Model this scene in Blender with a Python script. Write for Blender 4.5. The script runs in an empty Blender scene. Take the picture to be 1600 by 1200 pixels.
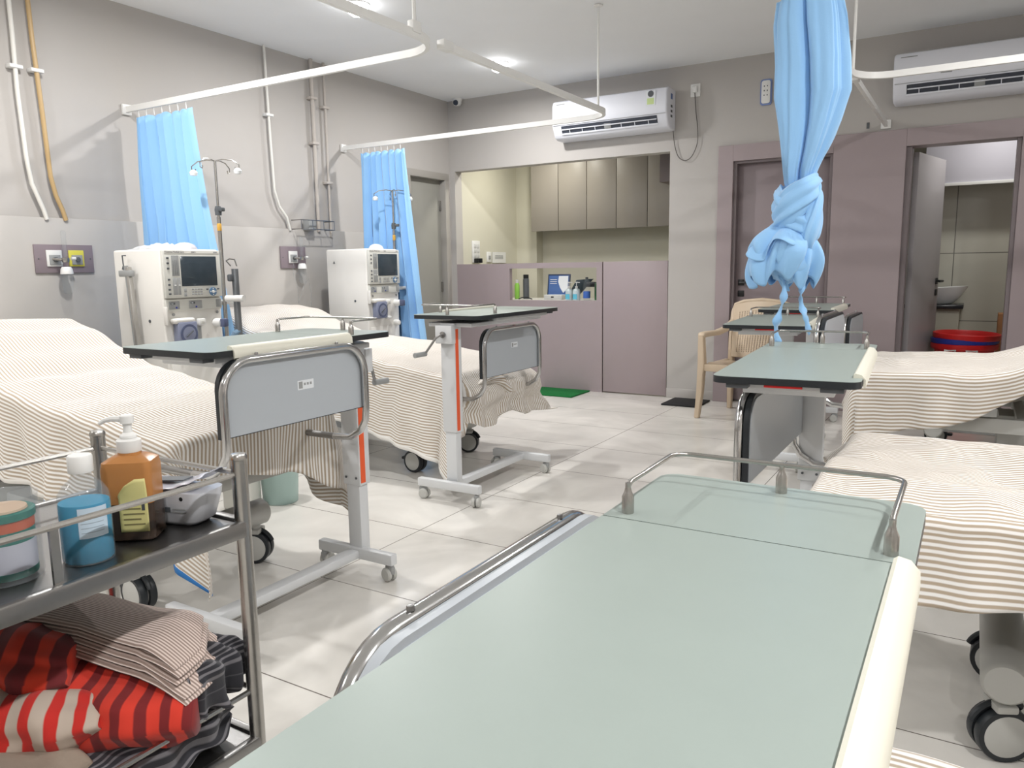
import bpy, bmesh, math, random
from mathutils import Vector, Matrix, noise
random.seed(7)
PI = math.pi
scn = bpy.context.scene
COL = scn.collection

# ------------------------------------------------------------------ materials
def lin(c):
    def f(v):
        v /= 255.0
        return v / 12.92 if v <= 0.04045 else ((v + 0.055) / 1.055) ** 2.4
    return (f(c[0]), f(c[1]), f(c[2]), 1.0)

MATS = {}
def mat(name, rgb=(200, 200, 200), rough=0.5, metal=0.0, trans=0.0, ior=1.45, emit=0.0, emitrgb=None,
        bump=0.0, bscale=60.0, var=0.0, vscale=4.0, spec=0.5, sheen=0.0, coat=0.0, stretch=None, alpha=1.0):
    if name in MATS:
        return MATS[name]
    m = bpy.data.materials.new(name)
    m.use_nodes = True
    nt = m.node_tree
    b = nt.nodes['Principled BSDF']
    b.inputs['Base Color'].default_value = lin(rgb)
    b.inputs['Roughness'].default_value = rough
    b.inputs['Metallic'].default_value = metal
    b.inputs['Transmission Weight'].default_value = trans
    b.inputs['IOR'].default_value = ior
    b.inputs['Specular IOR Level'].default_value = spec
    b.inputs['Sheen Weight'].default_value = sheen
    b.inputs['Coat Weight'].default_value = coat
    b.inputs['Alpha'].default_value = alpha
    if emit:
        b.inputs['Emission Color'].default_value = lin(emitrgb or rgb)
        b.inputs['Emission Strength'].default_value = emit
    tc = nt.nodes.new('ShaderNodeTexCoord')
    src = tc.outputs['Object']
    if stretch:
        mp = nt.nodes.new('ShaderNodeMapping')
        mp.inputs['Scale'].default_value = stretch
        nt.links.new(src, mp.inputs['Vector'])
        src = mp.outputs['Vector']
    if var:
        n = nt.nodes.new('ShaderNodeTexNoise')
        n.inputs['Scale'].default_value = vscale
        n.inputs['Detail'].default_value = 5
        nt.links.new(src, n.inputs['Vector'])
        mx = nt.nodes.new('ShaderNodeMix'); mx.data_type = 'RGBA'
        a = lin([max(0, v * (1 - var)) for v in rgb]); c = lin([min(255, v * (1 + var)) for v in rgb])
        mx.inputs['A'].default_value = a; mx.inputs['B'].default_value = c
        nt.links.new(n.outputs['Fac'], mx.inputs['Factor'])
        nt.links.new(mx.outputs['Result'], b.inputs['Base Color'])
    if bump:
        n = nt.nodes.new('ShaderNodeTexNoise')
        n.inputs['Scale'].default_value = bscale
        n.inputs['Detail'].default_value = 4
        nt.links.new(src, n.inputs['Vector'])
        bp = nt.nodes.new('ShaderNodeBump')
        bp.inputs['Strength'].default_value = bump
        bp.inputs['Distance'].default_value = 0.01
        nt.links.new(n.outputs['Fac'], bp.inputs['Height'])
        nt.links.new(bp.outputs['Normal'], b.inputs['Normal'])
    MATS[name] = m
    return m

def stripe_mat(name, base, stripe, pitch, duty=0.42, soft=0.12, rough=0.9, base2=None, wob=0.0):
    """woven stripes running along the cloth's length, read from the cloth's own UV in metres"""
    m = bpy.data.materials.new(name); m.use_nodes = True
    nt = m.node_tree; b = nt.nodes['Principled BSDF']
    b.inputs['Roughness'].default_value = rough
    b.inputs['Sheen Weight'].default_value = 0.15
    uv = nt.nodes.new('ShaderNodeUVMap')
    sp = nt.nodes.new('ShaderNodeSeparateXYZ'); nt.links.new(uv.outputs['UV'], sp.inputs[0])
    val = sp.outputs['Y']
    if wob:
        nz = nt.nodes.new('ShaderNodeTexNoise'); nz.inputs['Scale'].default_value = 6
        nt.links.new(uv.outputs['UV'], nz.inputs['Vector'])
        ma = nt.nodes.new('ShaderNodeMath'); ma.operation = 'MULTIPLY_ADD'
        nt.links.new(nz.outputs['Fac'], ma.inputs[0]); ma.inputs[1].default_value = wob
        nt.links.new(val, ma.inputs[2]); val = ma.outputs[0]
    d = nt.nodes.new('ShaderNodeMath'); d.operation = 'DIVIDE'; nt.links.new(val, d.inputs[0]); d.inputs[1].default_value = pitch
    f = nt.nodes.new('ShaderNodeMath'); f.operation = 'FRACT'; nt.links.new(d.outputs[0], f.inputs[0])
    r = nt.nodes.new('ShaderNodeValToRGB'); nt.links.new(f.outputs[0], r.inputs['Fac'])
    e = r.color_ramp.elements
    e[0].position = 0.0; e[0].color = lin(base)
    e[1].position = 1.0; e[1].color = lin(base)
    for p, c in ((0.5 - duty / 2 - soft, base), (0.5 - duty / 2, stripe), (0.5 + duty / 2, stripe), (0.5 + duty / 2 + soft, base)):
        x = e.new(max(0.001, min(0.999, p))); x.color = lin(c)
    out = r.outputs['Color']
    if base2:
        nz = nt.nodes.new('ShaderNodeTexNoise'); nz.inputs['Scale'].default_value = 3.0
        nt.links.new(uv.outputs['UV'], nz.inputs['Vector'])
        rr = nt.nodes.new('ShaderNodeValToRGB'); rr.color_ramp.elements[0].position = 0.5; rr.color_ramp.elements[1].position = 0.53
        nt.links.new(nz.outputs['Fac'], rr.inputs['Fac'])
        mx = nt.nodes.new('ShaderNodeMix'); mx.data_type = 'RGBA'
        nt.links.new(rr.outputs['Color'], mx.inputs['Factor'])
        nt.links.new(out, mx.inputs['A']); mx.inputs['B'].default_value = lin(base2)
        out = mx.outputs['Result']
    nt.links.new(out, b.inputs['Base Color'])
    n = nt.nodes.new('ShaderNodeTexNoise'); n.inputs['Scale'].default_value = 900
    nt.links.new(uv.outputs['UV'], n.inputs['Vector'])
    bp = nt.nodes.new('ShaderNodeBump'); bp.inputs['Strength'].default_value = 0.15; bp.inputs['Distance'].default_value = 0.002
    nt.links.new(n.outputs['Fac'], bp.inputs['Height']); nt.links.new(bp.outputs['Normal'], b.inputs['Normal'])
    MATS[name] = m
    return m

def tile_mat(name, base, grout, sx, sy, ox, oy, w, rough, axes=('X', 'Y'), var=0.05, vscale=1.2):
    m = bpy.data.materials.new(name); m.use_nodes = True
    nt = m.node_tree; b = nt.nodes['Principled BSDF']
    b.inputs['Roughness'].default_value = rough
    g = nt.nodes.new('ShaderNodeNewGeometry')
    sp = nt.nodes.new('ShaderNodeSeparateXYZ'); nt.links.new(g.outputs['Position'], sp.inputs[0])
    masks = []
    for ax, s, o in ((axes[0], sx, ox), (axes[1], sy, oy)):
        a = nt.nodes.new('ShaderNodeMath'); a.operation = 'SUBTRACT'; nt.links.new(sp.outputs[ax], a.inputs[0]); a.inputs[1].default_value = o - s / 2
        d = nt.nodes.new('ShaderNodeMath'); d.operation = 'DIVIDE'; nt.links.new(a.outputs[0], d.inputs[0]); d.inputs[1].default_value = s
        f = nt.nodes.new('ShaderNodeMath'); f.operation = 'FRACT'; nt.links.new(d.outputs[0], f.inputs[0])
        s2 = nt.nodes.new('ShaderNodeMath'); s2.operation = 'SUBTRACT'; nt.links.new(f.outputs[0], s2.inputs[0]); s2.inputs[1].default_value = 0.5
        ab = nt.nodes.new('ShaderNodeMath'); ab.operation = 'ABSOLUTE'; nt.links.new(s2.outputs[0], ab.inputs[0])
        c = nt.nodes.new('ShaderNodeMath'); c.operation = 'LESS_THAN'; nt.links.new(ab.outputs[0], c.inputs[0]); c.inputs[1].default_value = w / s
        masks.append(c)
    mx = nt.nodes.new('ShaderNodeMath'); mx.operation = 'MAXIMUM'
    nt.links.new(masks[0].outputs[0], mx.inputs[0]); nt.links.new(masks[1].outputs[0], mx.inputs[1])
    n = nt.nodes.new('ShaderNodeTexNoise'); n.inputs['Scale'].default_value = vscale; n.inputs['Detail'].default_value = 8
    n.inputs['Distortion'].default_value = 1.2
    nt.links.new(g.outputs['Position'], n.inputs['Vector'])
    r = nt.nodes.new('ShaderNodeValToRGB')
    r.color_ramp.elements[0].position = 0.35; r.color_ramp.elements[0].color = lin([v * (1 - var) for v in base])
    r.color_ramp.elements[1].position = 0.65; r.color_ramp.elements[1].color = lin([min(255, v * (1 + var)) for v in base])
    nt.links.new(n.outputs['Fac'], r.inputs['Fac'])
    mc = nt.nodes.new('ShaderNodeMix'); mc.data_type = 'RGBA'
    nt.links.new(mx.outputs[0], mc.inputs['Factor']); nt.links.new(r.outputs['Color'], mc.inputs['A'])
    mc.inputs['B'].default_value = lin(grout)
    nt.links.new(mc.outputs['Result'], b.inputs['Base Color'])
    MATS[name] = m
    return m

WALL = mat('wall_paint', (180, 176, 172), 0.75, var=0.015, vscale=1.5, bump=0.05, bscale=300)
CREAM = mat('cream_paint', (205, 202, 186), 0.7, var=0.01)
CEIL = mat('ceiling_paint', (238, 240, 242), 0.8, var=0.01)
DADO = mat('dado_panel', (186, 182, 177), 0.45, var=0.04, vscale=3)
PURP = mat('mauve_laminate', (157, 144, 146), 0.42, var=0.015)
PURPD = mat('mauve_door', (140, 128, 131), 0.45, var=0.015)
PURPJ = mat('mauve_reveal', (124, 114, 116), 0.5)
CAB = mat('taupe_laminate', (148, 142, 134), 0.4, var=0.015)
CABD = mat('dark_taupe', (108, 98, 96), 0.45)
DOORG = mat('grey_door', (152, 151, 144), 0.45)
DOORB = mat('bathroom_door_laminate', (160, 156, 158), 0.4)
FRAMEG = mat('grey_frame', (158, 154, 148), 0.5)
WHITE = mat('white_paint', (226, 226, 224), 0.4)
TRACK = mat('white_track', (232, 232, 230), 0.4)
CREAMP = mat('machine_plastic', (226, 224, 219), 0.42)
BEZ = mat('machine_bezel', (206, 206, 200), 0.4)
GREYP = mat('grey_plastic', (150, 152, 152), 0.45)
DGREY = mat('dark_grey_plastic', (84, 88, 92), 0.45)
BLACK = mat('black_plastic', (26, 28, 30), 0.4)
EDGE = mat('black_edge', (36, 40, 44), 0.4)
SCREEN = mat('screen_glass', (58, 68, 76), 0.12, var=0.05, vscale=30)
CHROME = mat('brushed_steel', (178, 176, 172), 0.27, metal=1.0, bump=0.03, bscale=200)
STEEL = mat('stainless_sheet', (150, 149, 148), 0.33, metal=1.0, bump=0.03, bscale=150)
STEELP = mat('polished_steel', (195, 195, 195), 0.15, metal=1.0)
GREENT = mat('green_laminate', (150, 161, 156), 0.36, var=0.012, vscale=14, bump=0.01, bscale=500)
PADM = mat('ivory_pad', (224, 222, 208), 0.42)
PANELB = mat('footboard_laminate', (176, 182, 188), 0.32)
PCOAT = mat('white_powdercoat', (208, 210, 212), 0.38)
ORANGE = mat('orange_tape', (226, 92, 48), 0.5)
RED = mat('red_plastic', (196, 34, 34), 0.35)
BLUEP = mat('blue_plastic', (40, 52, 140), 0.35)
PUMPB = mat('blue_grey_pump', (130, 136, 158), 0.35)
PUMPD = mat('dark_blue_pump', (86, 94, 122), 0.35)
CURT = mat('blue_curtain', (146, 194, 238), 0.75, sheen=0.3, bump=0.08, bscale=250)
CHAIRM = mat('beige_chair_plastic', (203, 184, 160), 0.38)
GREENM = mat('green_mat', (20, 118, 56), 0.95, bump=0.8, bscale=400, var=0.15, vscale=80)
BLACKM = mat('black_rubber', (38, 38, 40), 0.8, bump=0.5, bscale=200)
BASIN = mat('porcelain', (238, 240, 240), 0.12)
BCOUNT = mat('black_granite', (40, 42, 46), 0.2)
CARD = mat('cardboard', (170, 124, 84), 0.85)
MATTR = mat('mattress_vinyl', (132, 128, 120), 0.5)
FOAMC = mat('frame_grey', (184, 184, 180), 0.45)
COPPER = mat('ochre_conduit', (186, 158, 114), 0.35)
CONDW = mat('white_conduit', (222, 220, 214), 0.45)
CONDG = mat('greige_conduit', (184, 177, 170), 0.6)
SHEET = stripe_mat('beige_striped_sheet', (230, 228, 225), (172, 157, 138), 0.0152, duty=0.34, soft=0.16)
SHEETP = stripe_mat('pinkish_striped_sheet', (222, 205, 196), (150, 130, 120), 0.012, duty=0.36, soft=0.14)
REDST = stripe_mat('red_striped_blanket', (214, 58, 40), (120, 28, 30), 0.034, duty=0.4, soft=0.06, wob=0.02)
REDBG = stripe_mat('red_beige_blanket', (188, 172, 158), (196, 40, 32), 0.045, duty=0.42, soft=0.05, wob=0.03)
REDTOP = stripe_mat('orange_red_blanket', (212, 62, 38), (112, 34, 38), 0.075, duty=0.45, soft=0.05, wob=0.02)
BLKST = stripe_mat('black_striped_blanket', (44, 44, 50), (118, 116, 120), 0.019, duty=0.26, soft=0.1)
TAUPE = mat('taupe_cloth', (150, 136, 122), 0.95, bump=0.2, bscale=80, var=0.08)
HEMW = mat('white_hem', (236, 234, 230), 0.85)
HEMB = mat('blue_hem', (50, 120, 190), 0.85)
GLASS = mat('clear_plastic', (160, 168, 172), 0.04, alpha=0.13, spec=.9)
BLIQ = mat('blue_liquid', (6, 158, 204), 0.12, trans=0.1, ior=1.2)
AMBER = mat('amber_plastic', (180, 124, 72), 0.25, trans=0.08, ior=1.35)
DARKL = mat('dark_liquid', (62, 50, 42), 0.2)
LABY = mat('yellow_label', (214, 206, 140), 0.6)
LABW = mat('white_label', (222, 226, 230), 0.6)
LABP = mat('purple_label', (120, 96, 150), 0.6)
TEAL = mat('teal_label', (14, 118, 104), 0.4)
LABO = mat('orange_label', (206, 96, 56), 0.55)
TXT = mat('grey_print', (70, 74, 80), 0.7)
TXTW = mat('white_print', (235, 235, 235), 0.7)
AQUA = mat('aqua_plastic', (192, 216, 212), 0.35, trans=0.25, ior=1.2)
YEL = mat('yellow_outlet', (214, 206, 86), 0.45)
ACW = mat('ac_plastic', (226, 228, 236), 0.32)
GREENB = mat('green_bottle', (60, 110, 70), 0.25, trans=0.3)
LIME = mat('lime_bottle', (150, 210, 90), 0.3)
LBLUE = mat('pale_blue_liquid', (150, 214, 226), 0.2, trans=0.3)
BOOK = mat('blue_poster', (74, 104, 160), 0.5)

# ------------------------------------------------------------------ mesh helpers
class MB:
    def __init__(s, uv=False):
        s.bm = bmesh.new(); s.uvl = s.bm.loops.layers.uv.new('UVMap') if uv else None
        s.mi = 0
    def _tag(s, faces):
        for f in faces: f.material_index = s.mi
    def box(s, x0, x1, y0, y1, z0, z1, bev=0.0, seg=2, M=None):
        g = bmesh.ops.create_cube(s.bm, size=1.0)
        vs = g['verts']
        T = Matrix.Translation(((x0 + x1) / 2, (y0 + y1) / 2, (z0 + z1) / 2)) @ Matrix.Diagonal((abs(x1 - x0), abs(y1 - y0), abs(z1 - z0), 1))
        bmesh.ops.transform(s.bm, matrix=T, verts=vs)
        fs = list({f for v in vs for f in v.link_faces})
        s._tag(fs)
        if bev > 0:
            es = list({e for v in vs for e in v.link_edges})
            bev = min(bev, 0.49 * min(abs(x1 - x0), abs(y1 - y0), abs(z1 - z0)))
            r = bmesh.ops.bevel(s.bm, geom=es, offset=bev, segments=seg, profile=0.5, affect='EDGES')
            vs = list({v for f in r['faces'] for v in f.verts} | {v for v in vs if v.is_valid})
            s._tag(r['faces'])
        if M is not None:
            bmesh.ops.transform(s.bm, matrix=M, verts=[v for v in vs if v.is_valid])
        return s
    def tube(s, pts, r, seg=10, closed=False, caps=True, radii=None):
        pts = [Vector(p) for p in pts]
        n = len(pts); rings = []
        prev = None
        for i, p in enumerate(pts):
            if closed: t = pts[(i + 1) % n] - pts[i - 1]
            elif i == 0: t = pts[1] - pts[0]
            elif i == n - 1: t = pts[-1] - pts[-2]
            else: t = (pts[i + 1] - p).normalized() + (p - pts[i - 1]).normalized()
            if t.length < 1e-9: t = Vector((0, 0, 1))
            t.normalize()
            if prev is None:
                a = Vector((0, 0, 1)) if abs(t.z) < 0.9 else Vector((1, 0, 0))
                u = t.cross(a).normalized()
            else:
                u = (prev - t * prev.dot(t))
                u = u.normalized() if u.length > 1e-6 else t.orthogonal().normalized()
            prev = u; w = t.cross(u)
            rr = radii[i] if radii else r
            rings.append([s.bm.verts.new(p + (u * math.cos(2 * PI * k / seg) + w * math.sin(2 * PI * k / seg)) * rr) for k in range(seg)])
        fs = []
        m = n if closed else n - 1
        for i in range(m):
            a, b = rings[i], rings[(i + 1) % n]
            for k in range(seg):
                fs.append(s.bm.faces.new((a[k], a[(k + 1) % seg], b[(k + 1) % seg], b[k])))
        if caps and not closed:
            fs.append(s.bm.faces.new(rings[0][::-1])); fs.append(s.bm.faces.new(rings[-1]))
        s._tag(fs); return s
    def lathe(s, prof, c=(0, 0, 0), seg=24, axis='Z', sx=1.0, sy=1.0, M=None):
        rings = []; c = Vector(c)
        def P(a, b, h):
            v = Vector((a, b, h))
            if axis == 'X': v = Vector((h, a, b))
            if axis == 'Y': v = Vector((a, h, b))
            if M is not None: v = M @ v
            return c + v
        for r, h in prof:
            if r < 1e-6: rings.append([s.bm.verts.new(P(0, 0, h))])
            else: rings.append([s.bm.verts.new(P(r * sx * math.cos(2 * PI * k / seg), r * sy * math.sin(2 * PI * k / seg), h)) for k in range(seg)])
        fs = []
        for a, b in zip(rings, rings[1:]):
            for k in range(seg):
                k2 = (k + 1) % seg
                if len(a) == 1 and len(b) == 1: continue
                if len(a) == 1: fs.append(s.bm.faces.new((a[0], b[k2], b[k])))
                elif len(b) == 1: fs.append(s.bm.faces.new((a[k], a[k2], b[0])))
                else: fs.append(s.bm.faces.new((a[k], a[k2], b[k2], b[k])))
        for rg, flip in ((rings[0], True), (rings[-1], False)):
            if len(rg) > 1:
                fs.append(s.bm.faces.new(rg[::-1] if flip else rg))
        s._tag(fs); return s
    def prism(s, poly, h0, h1, axis='Z', bev=0.0, seg=2):
        def P(a, b, h):
            return {'Z': (a, b, h), 'X': (h, a, b), 'Y': (a, h, b)}[axis]
        lo = [s.bm.verts.new(P(a, b, h0)) for a, b in poly]
        hi = [s.bm.verts.new(P(a, b, h1)) for a, b in poly]
        n = len(poly); fs = []
        f1 = s.bm.faces.new(lo[::-1]); f2 = s.bm.faces.new(hi); fs += [f1, f2]
        for i in range(n): fs.append(s.bm.faces.new((lo[i], lo[(i + 1) % n], hi[(i + 1) % n], hi[i])))
        s._tag(fs)
        if bev:
            es = list(set(f1.edges) | set(f2.edges))
            r = bmesh.ops.bevel(s.bm, geom=es, offset=bev, segments=seg, profile=0.5, affect='EDGES')
            s._tag(r['faces'])
        return s
    def sweep(s, pts, w, h):
        """rectangular track: horizontal path of (x, y), at height z0..z0+h"""
        pts = [Vector(p) for p in pts]; rings = []
        for i, p in enumerate(pts):
            if i == 0: t = pts[1] - p
            elif i == len(pts) - 1: t = p - pts[i - 1]
            else: t = (pts[i + 1] - p).normalized() + (p - pts[i - 1]).normalized()
            t.z = 0; t.normalize(); u = Vector((-t.y, t.x, 0))
            rings.append([s.bm.verts.new(p + u * a + Vector((0, 0, b))) for a, b in ((-w / 2, 0), (w / 2, 0), (w / 2, h), (-w / 2, h))])
        fs = []
        for a, b in zip(rings, rings[1:]):
            for k in range(4): fs.append(s.bm.faces.new((a[k], a[(k + 1) % 4], b[(k + 1) % 4], b[k])))
        fs.append(s.bm.faces.new(rings[0][::-1])); fs.append(s.bm.faces.new(rings[-1]))
        s._tag(fs); return s
    def grid(s, nu, nv, fn, uvfn=None, wrapu=False):
        V = [[s.bm.verts.new(fn(i, j)) for j in range(nv)] for i in range(nu)]
        fs = []
        for i in range(nu if wrapu else nu - 1):
            for j in range(nv - 1):
                i2 = (i + 1) % nu
                f = s.bm.faces.new((V[i][j], V[i2][j], V[i2][j + 1], V[i][j + 1]))
                if uvfn and s.uvl:
                    for l, (a, b) in zip(f.loops, ((i, j), (i + 1, j), (i + 1, j + 1), (i, j + 1))):
                        l[s.uvl].uv = uvfn(a, b)
                fs.append(f)
        s._tag(fs); return V
    def build(s, name, m, parent=None, smooth=40, solid=0.0):
        bmesh.ops.recalc_face_normals(s.bm, faces=s.bm.faces[:])
        me = bpy.data.meshes.new(name); s.bm.to_mesh(me); s.bm.free()
        for mm in (m if isinstance(m, (list, tuple)) else [m]): me.materials.append(mm)
        if smooth:
            me.shade_smooth()
            try: me.set_sharp_from_angle(angle=math.radians(smooth))
            except Exception: pass
        o = bpy.data.objects.new(name, me); COL.objects.link(o)
        if parent: o.parent = parent
        if solid:
            sm = o.modifiers.new('solid', 'SOLIDIFY'); sm.thickness = solid; sm.offset = -1
        return o

def text(body, size, m, parent, M, name='lettering', ext=0.0004, align='LEFT'):
    cu = bpy.data.curves.new('t', 'FONT'); cu.body = body; cu.size = size; cu.extrude = ext; cu.align_x = align
    cu.resolution_u = 2
    tmp = bpy.data.objects.new('t', cu); COL.objects.link(tmp)
    dg = bpy.context.evaluated_depsgraph_get()
    me = bpy.data.meshes.new_from_object(tmp.evaluated_get(dg))
    bpy.data.objects.remove(tmp); bpy.data.curves.remove(cu)
    me.transform(M); me.materials.clear(); me.materials.append(m)
    o = bpy.data.objects.new(name, me); COL.objects.link(o)
    if parent: o.parent = parent
    return o

def frame_m(origin, xdir, ydir):
    x = Vector(xdir).normalized(); y = Vector(ydir).normalized(); z = x.cross(y)
    M = Matrix((x, y, z)).transposed().to_4x4(); M.translation = Vector(origin); return M

def tag(o, label, cat, group=None, kind=None):
    if label: o['label'] = label
    if cat: o['category'] = cat
    if group: o['group'] = group
    if kind: o['kind'] = kind
    return o
def thing(name, loc, rz, label, cat, group=None):
    o = bpy.data.objects.new(name, None); COL.objects.link(o)
    o.location = loc; o.rotation_euler = (0, 0, rz); o.empty_display_size = 0.1
    return tag(o, label, cat, group)
def struct(o):
    o['kind'] = 'structure'; return o
def copy_tree(o, parent=None):
    c = o.copy(); COL.objects.link(c); c.parent = parent
    for ch in list(o.children): copy_tree(ch, c)
    return c
def arc(cx, cy, r, a0, a1, n=8):
    return [(cx + r * math.cos(math.radians(a0 + (a1 - a0) * i / n)), cy + r * math.sin(math.radians(a0 + (a1 - a0) * i / n))) for i in range(n + 1)]
def rrect(x0, x1, y0, y1, r, n=6):
    return arc(x1 - r, y1 - r, r, 0, 90, n) + arc(x0 + r, y1 - r, r, 90, 180, n) + arc(x0 + r, y0 + r, r, 180, 270, n) + arc(x1 - r, y0 + r, r, 270, 360, n)
def nz(x, y=0.0, z=0.0): return noise.noise(Vector((x, y, z)))
def sstep(a, b, x):
    t = max(0.0, min(1.0, (x - a) / (b - a))); return t * t * (3 - 2 * t)
def interp(pts, x):
    if x <= pts[0][0]: return pts[0][1]
    for (a, va), (b, vb) in zip(pts, pts[1:]):
        if x <= b:
            t = (x - a) / (b - a); t = t * t * (3 - 2 * t) * 0.5 + t * 0.5
            return va + (vb - va) * t
    return pts[-1][1]

# ------------------------------------------------------------------ room shell
XL, YB, XR, YN, ZC = -4.69, 6.606, 1.95, -2.6, 2.85
FLOORM = tile_mat('vitrified_tile', (220, 217, 211), (110, 104, 98), 1.2, 0.616, -2.11, 1.434, 0.0022, 0.24, var=0.05, vscale=1.6)
BTILE = tile_mat('bathroom_tile', (196, 194, 182), (116, 114, 106), 0.6, 0.62, -0.19, 1.255, 0.004, 0.3, axes=('X', 'Z'), var=0.02)
struct(MB().box(XL - .2, XR + .2, YN - .2, 8.9, -.1, 0).build('floor', FLOORM))
struct(MB().box(XL - .2, XR + .2, YN - .2, YB + .12, ZC, ZC + .1).build('ceiling', CEIL))
# left wall with the recessed door at its far end
mb = MB()
mb.box(XL - .2, XL, YN - .2, 5.90, 0, ZC)
mb.box(XL - .2, XL, 5.90, 6.56, 2.12, ZC)
mb.box(XL - .2, XL, 6.56, YB + .12, 0, ZC)
struct(mb.build('wall_left', WALL, smooth=0))
struct(MB().box(XL, XL + .03, YN, 5.28, 0, 1.512, 0.003).build('trim_dado', DADO))
struct(MB().box(XR, XR + .2, YN - .2, YB + .12, 0, ZC).build('wall_right', WALL, smooth=0))
struct(MB().box(XL, XR, YN - .2, YN, 0, ZC).build('wall_front', WALL, smooth=0))
# back wall: bulkhead over the alcove, pillar, header over the mauve portal
mb = MB()
mb.box(XL, -2.345, YB, YB + .12, 2.16, ZC)
mb.box(-2.345, -1.90, YB, YB + .12, 0, ZC)
mb.box(-1.90, XR, YB, YB + .12, 2.12, ZC)
mb.box(.60, XR, YB, YB + .12, 0, 2.12)
mb.box(XL, -4.625, YB, YB + .12, 0, 2.16)
struct(mb.build('wall_back', WALL, smooth=0))
struct(MB().box(-2.345, -1.918, YB - .012, YB, 0, .085, .003).build('baseboard_back', WALL))
# alcove interior
mb = MB()
mb.box(XL - .1, -4.625, YB + .12, 8.0, 0, 2.62)
mb.box(-4.625, -4.36, 7.83, 8.1, 0, 2.62)
mb.box(-4.36, -2.2, 7.98, 8.1, 0, 2.62)
mb.box(-2.345, -2.2, YB + .12, 8.1, 0, 2.62)
struct(mb.build('wall_alcove', CREAM, smooth=0))
struct(MB().box(XL - .1, -2.2, YB + .12, 8.1, 2.60, 2.66).build('ceiling_alcove', CEIL, smooth=0))
# door on the left wall
d = struct(MB().box(XL - .10, XL - .06, 5.95, 6.51, 0.01, 2.07, .002).build('door_1', DOORG))
mb = MB()
mb.box(XL - .12, XL + .012, 5.885, 5.95, 0, 2.07, .002); mb.box(XL - .12, XL + .012, 6.51, 6.575, 0, 2.07, .002)
mb.box(XL - .12, XL + .012, 5.885, 6.575, 2.07, 2.135, .002)
mb.build('door_frame', FRAMEG, d)
for z in (0.35, 1.0, 1.82):
    MB().box(XL - .062, XL - .045, 6.49, 6.512, z - .05, z + .05, .002).build('hinge', CHROME, d)
# mauve portal with a closed door and the open bathroom doorway
mb = MB()
PY0, PY1 = YB - .025, YB + .16
mb.box(-1.916, -1.79, PY0, PY1, 0, 2.16, .003)
mb.box(-1.79, -1.014, PY0, PY1, 2.03, 2.16, .0)
mb.box(-1.014, -.507, PY0, PY1, 0, 2.16, .003)
mb.box(-.507, .217, PY0, PY1, 2.035, 2.16, .0)
mb.box(.217, .62, PY0, PY1, 0, 2.16, .003)
struct(mb.build('trim_portal', PURP, smooth=0))
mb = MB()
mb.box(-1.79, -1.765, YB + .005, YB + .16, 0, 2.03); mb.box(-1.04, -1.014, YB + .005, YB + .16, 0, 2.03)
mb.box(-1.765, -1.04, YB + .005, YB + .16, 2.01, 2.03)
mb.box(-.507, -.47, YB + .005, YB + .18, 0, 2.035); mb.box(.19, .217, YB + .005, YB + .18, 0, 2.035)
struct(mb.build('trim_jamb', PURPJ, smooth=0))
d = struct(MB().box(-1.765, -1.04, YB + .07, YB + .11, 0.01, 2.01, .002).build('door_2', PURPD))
def lever(parent, x, y, z, s=1, ydir=-1):
    mb = MB(); mb.box(x - .026, x + .026, y + ydir * .008, y, z - .026, z + .026, .003)
    mb.tube([(x, y, z), (x, y + ydir * .05, z), (x + s * .02, y + ydir * .055, z), (x + s * .125, y + ydir * .055, z)], .0095, 8)
    mb.build('lever_handle', BLACK, parent)
    MB().box(x - .026, x + .026, y + ydir * .008, y, z - .12, z - .068, .003).build('lock_escutcheon', BLACK, parent)
lever(d, -1.72, YB + .07, 1.03)
# bathroom
mb = MB()
mb.box(-1.0, 1.4, 8.25, 8.35, 0, 2.6); mb.box(-1.1, -1.0, YB + .12, 8.35, 0, 2.6); mb.box(1.3, 1.4, YB + .12, 8.35, 0, 2.6)
struct(mb.build('wall_bathroom', BTILE, smooth=0))
struct(MB().box(-1.1, 1.4, YB + .12, 8.35, 2.6, 2.66).build('ceiling_bathroom', CEIL, smooth=0))
bd = struct(MB().box(0, .70, -.02, .02, .01, 2.01, .002).build('door_3', DOORB))
bd.location = (-.45, YB + .19, 0); bd.rotation_euler = (0, 0, math.radians(77))
lever(bd, .64, -.02, 1.02, -1, -1)
mb = MB()
mb.box(-.45, .36, 7.92, 8.25, 1.86, 2.40, .004)
c = mb.build('overhead_cabinet', mat('lilac_white', (206, 204, 214), .3)); tag(c, 'pale lilac overhead cabinet on the tiled bathroom wall above the washbasin', 'cabinet')
MB().box(-.455, .365, 7.905, 7.92, 1.835, 1.862, .003).build('cabinet_rim', WHITE, c)
# washbasin on counter
ct = thing('washbasin_counter', (-.30, 8.05, 0), 0, 'short black counter carrying the white washbasin in the bathroom', 'counter')
MB().box(-.25, .22, -.19, .19, .765, .80, .004).build('worktop', BCOUNT, ct)
MB().box(-.25, .19, -.10, .19, .50, .765, .004).build('cupboard', CREAM, ct)
MB().box(-.22, -.18, -.14, -.10, 0, .765, .003).build('leg', STEEL, ct)
prof = [(0, 0), (.08, 0), (.10, .01), (.155, .07), (.20, .135), (.205, .15), (.19, .148), (.14, .07), (.08, .03), (0, .025)]
bs = MB().lathe(prof, (0, 0, 0), 32, sx=1.0, sy=.75).build('washbasin', BASIN); bs.location = (-.26, 8.02, .801)
for v in bs.data.vertices:
    if v.co.z > .1: v.co.z += .10 * (v.co.x) ** 1 * .6
tag(bs, 'white boat shaped washbasin standing on the black counter', 'washbasin')
fa = thing('tap', (-.33, 8.19, .801), 0, 'tall chrome tap behind the washbasin', 'tap')
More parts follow.
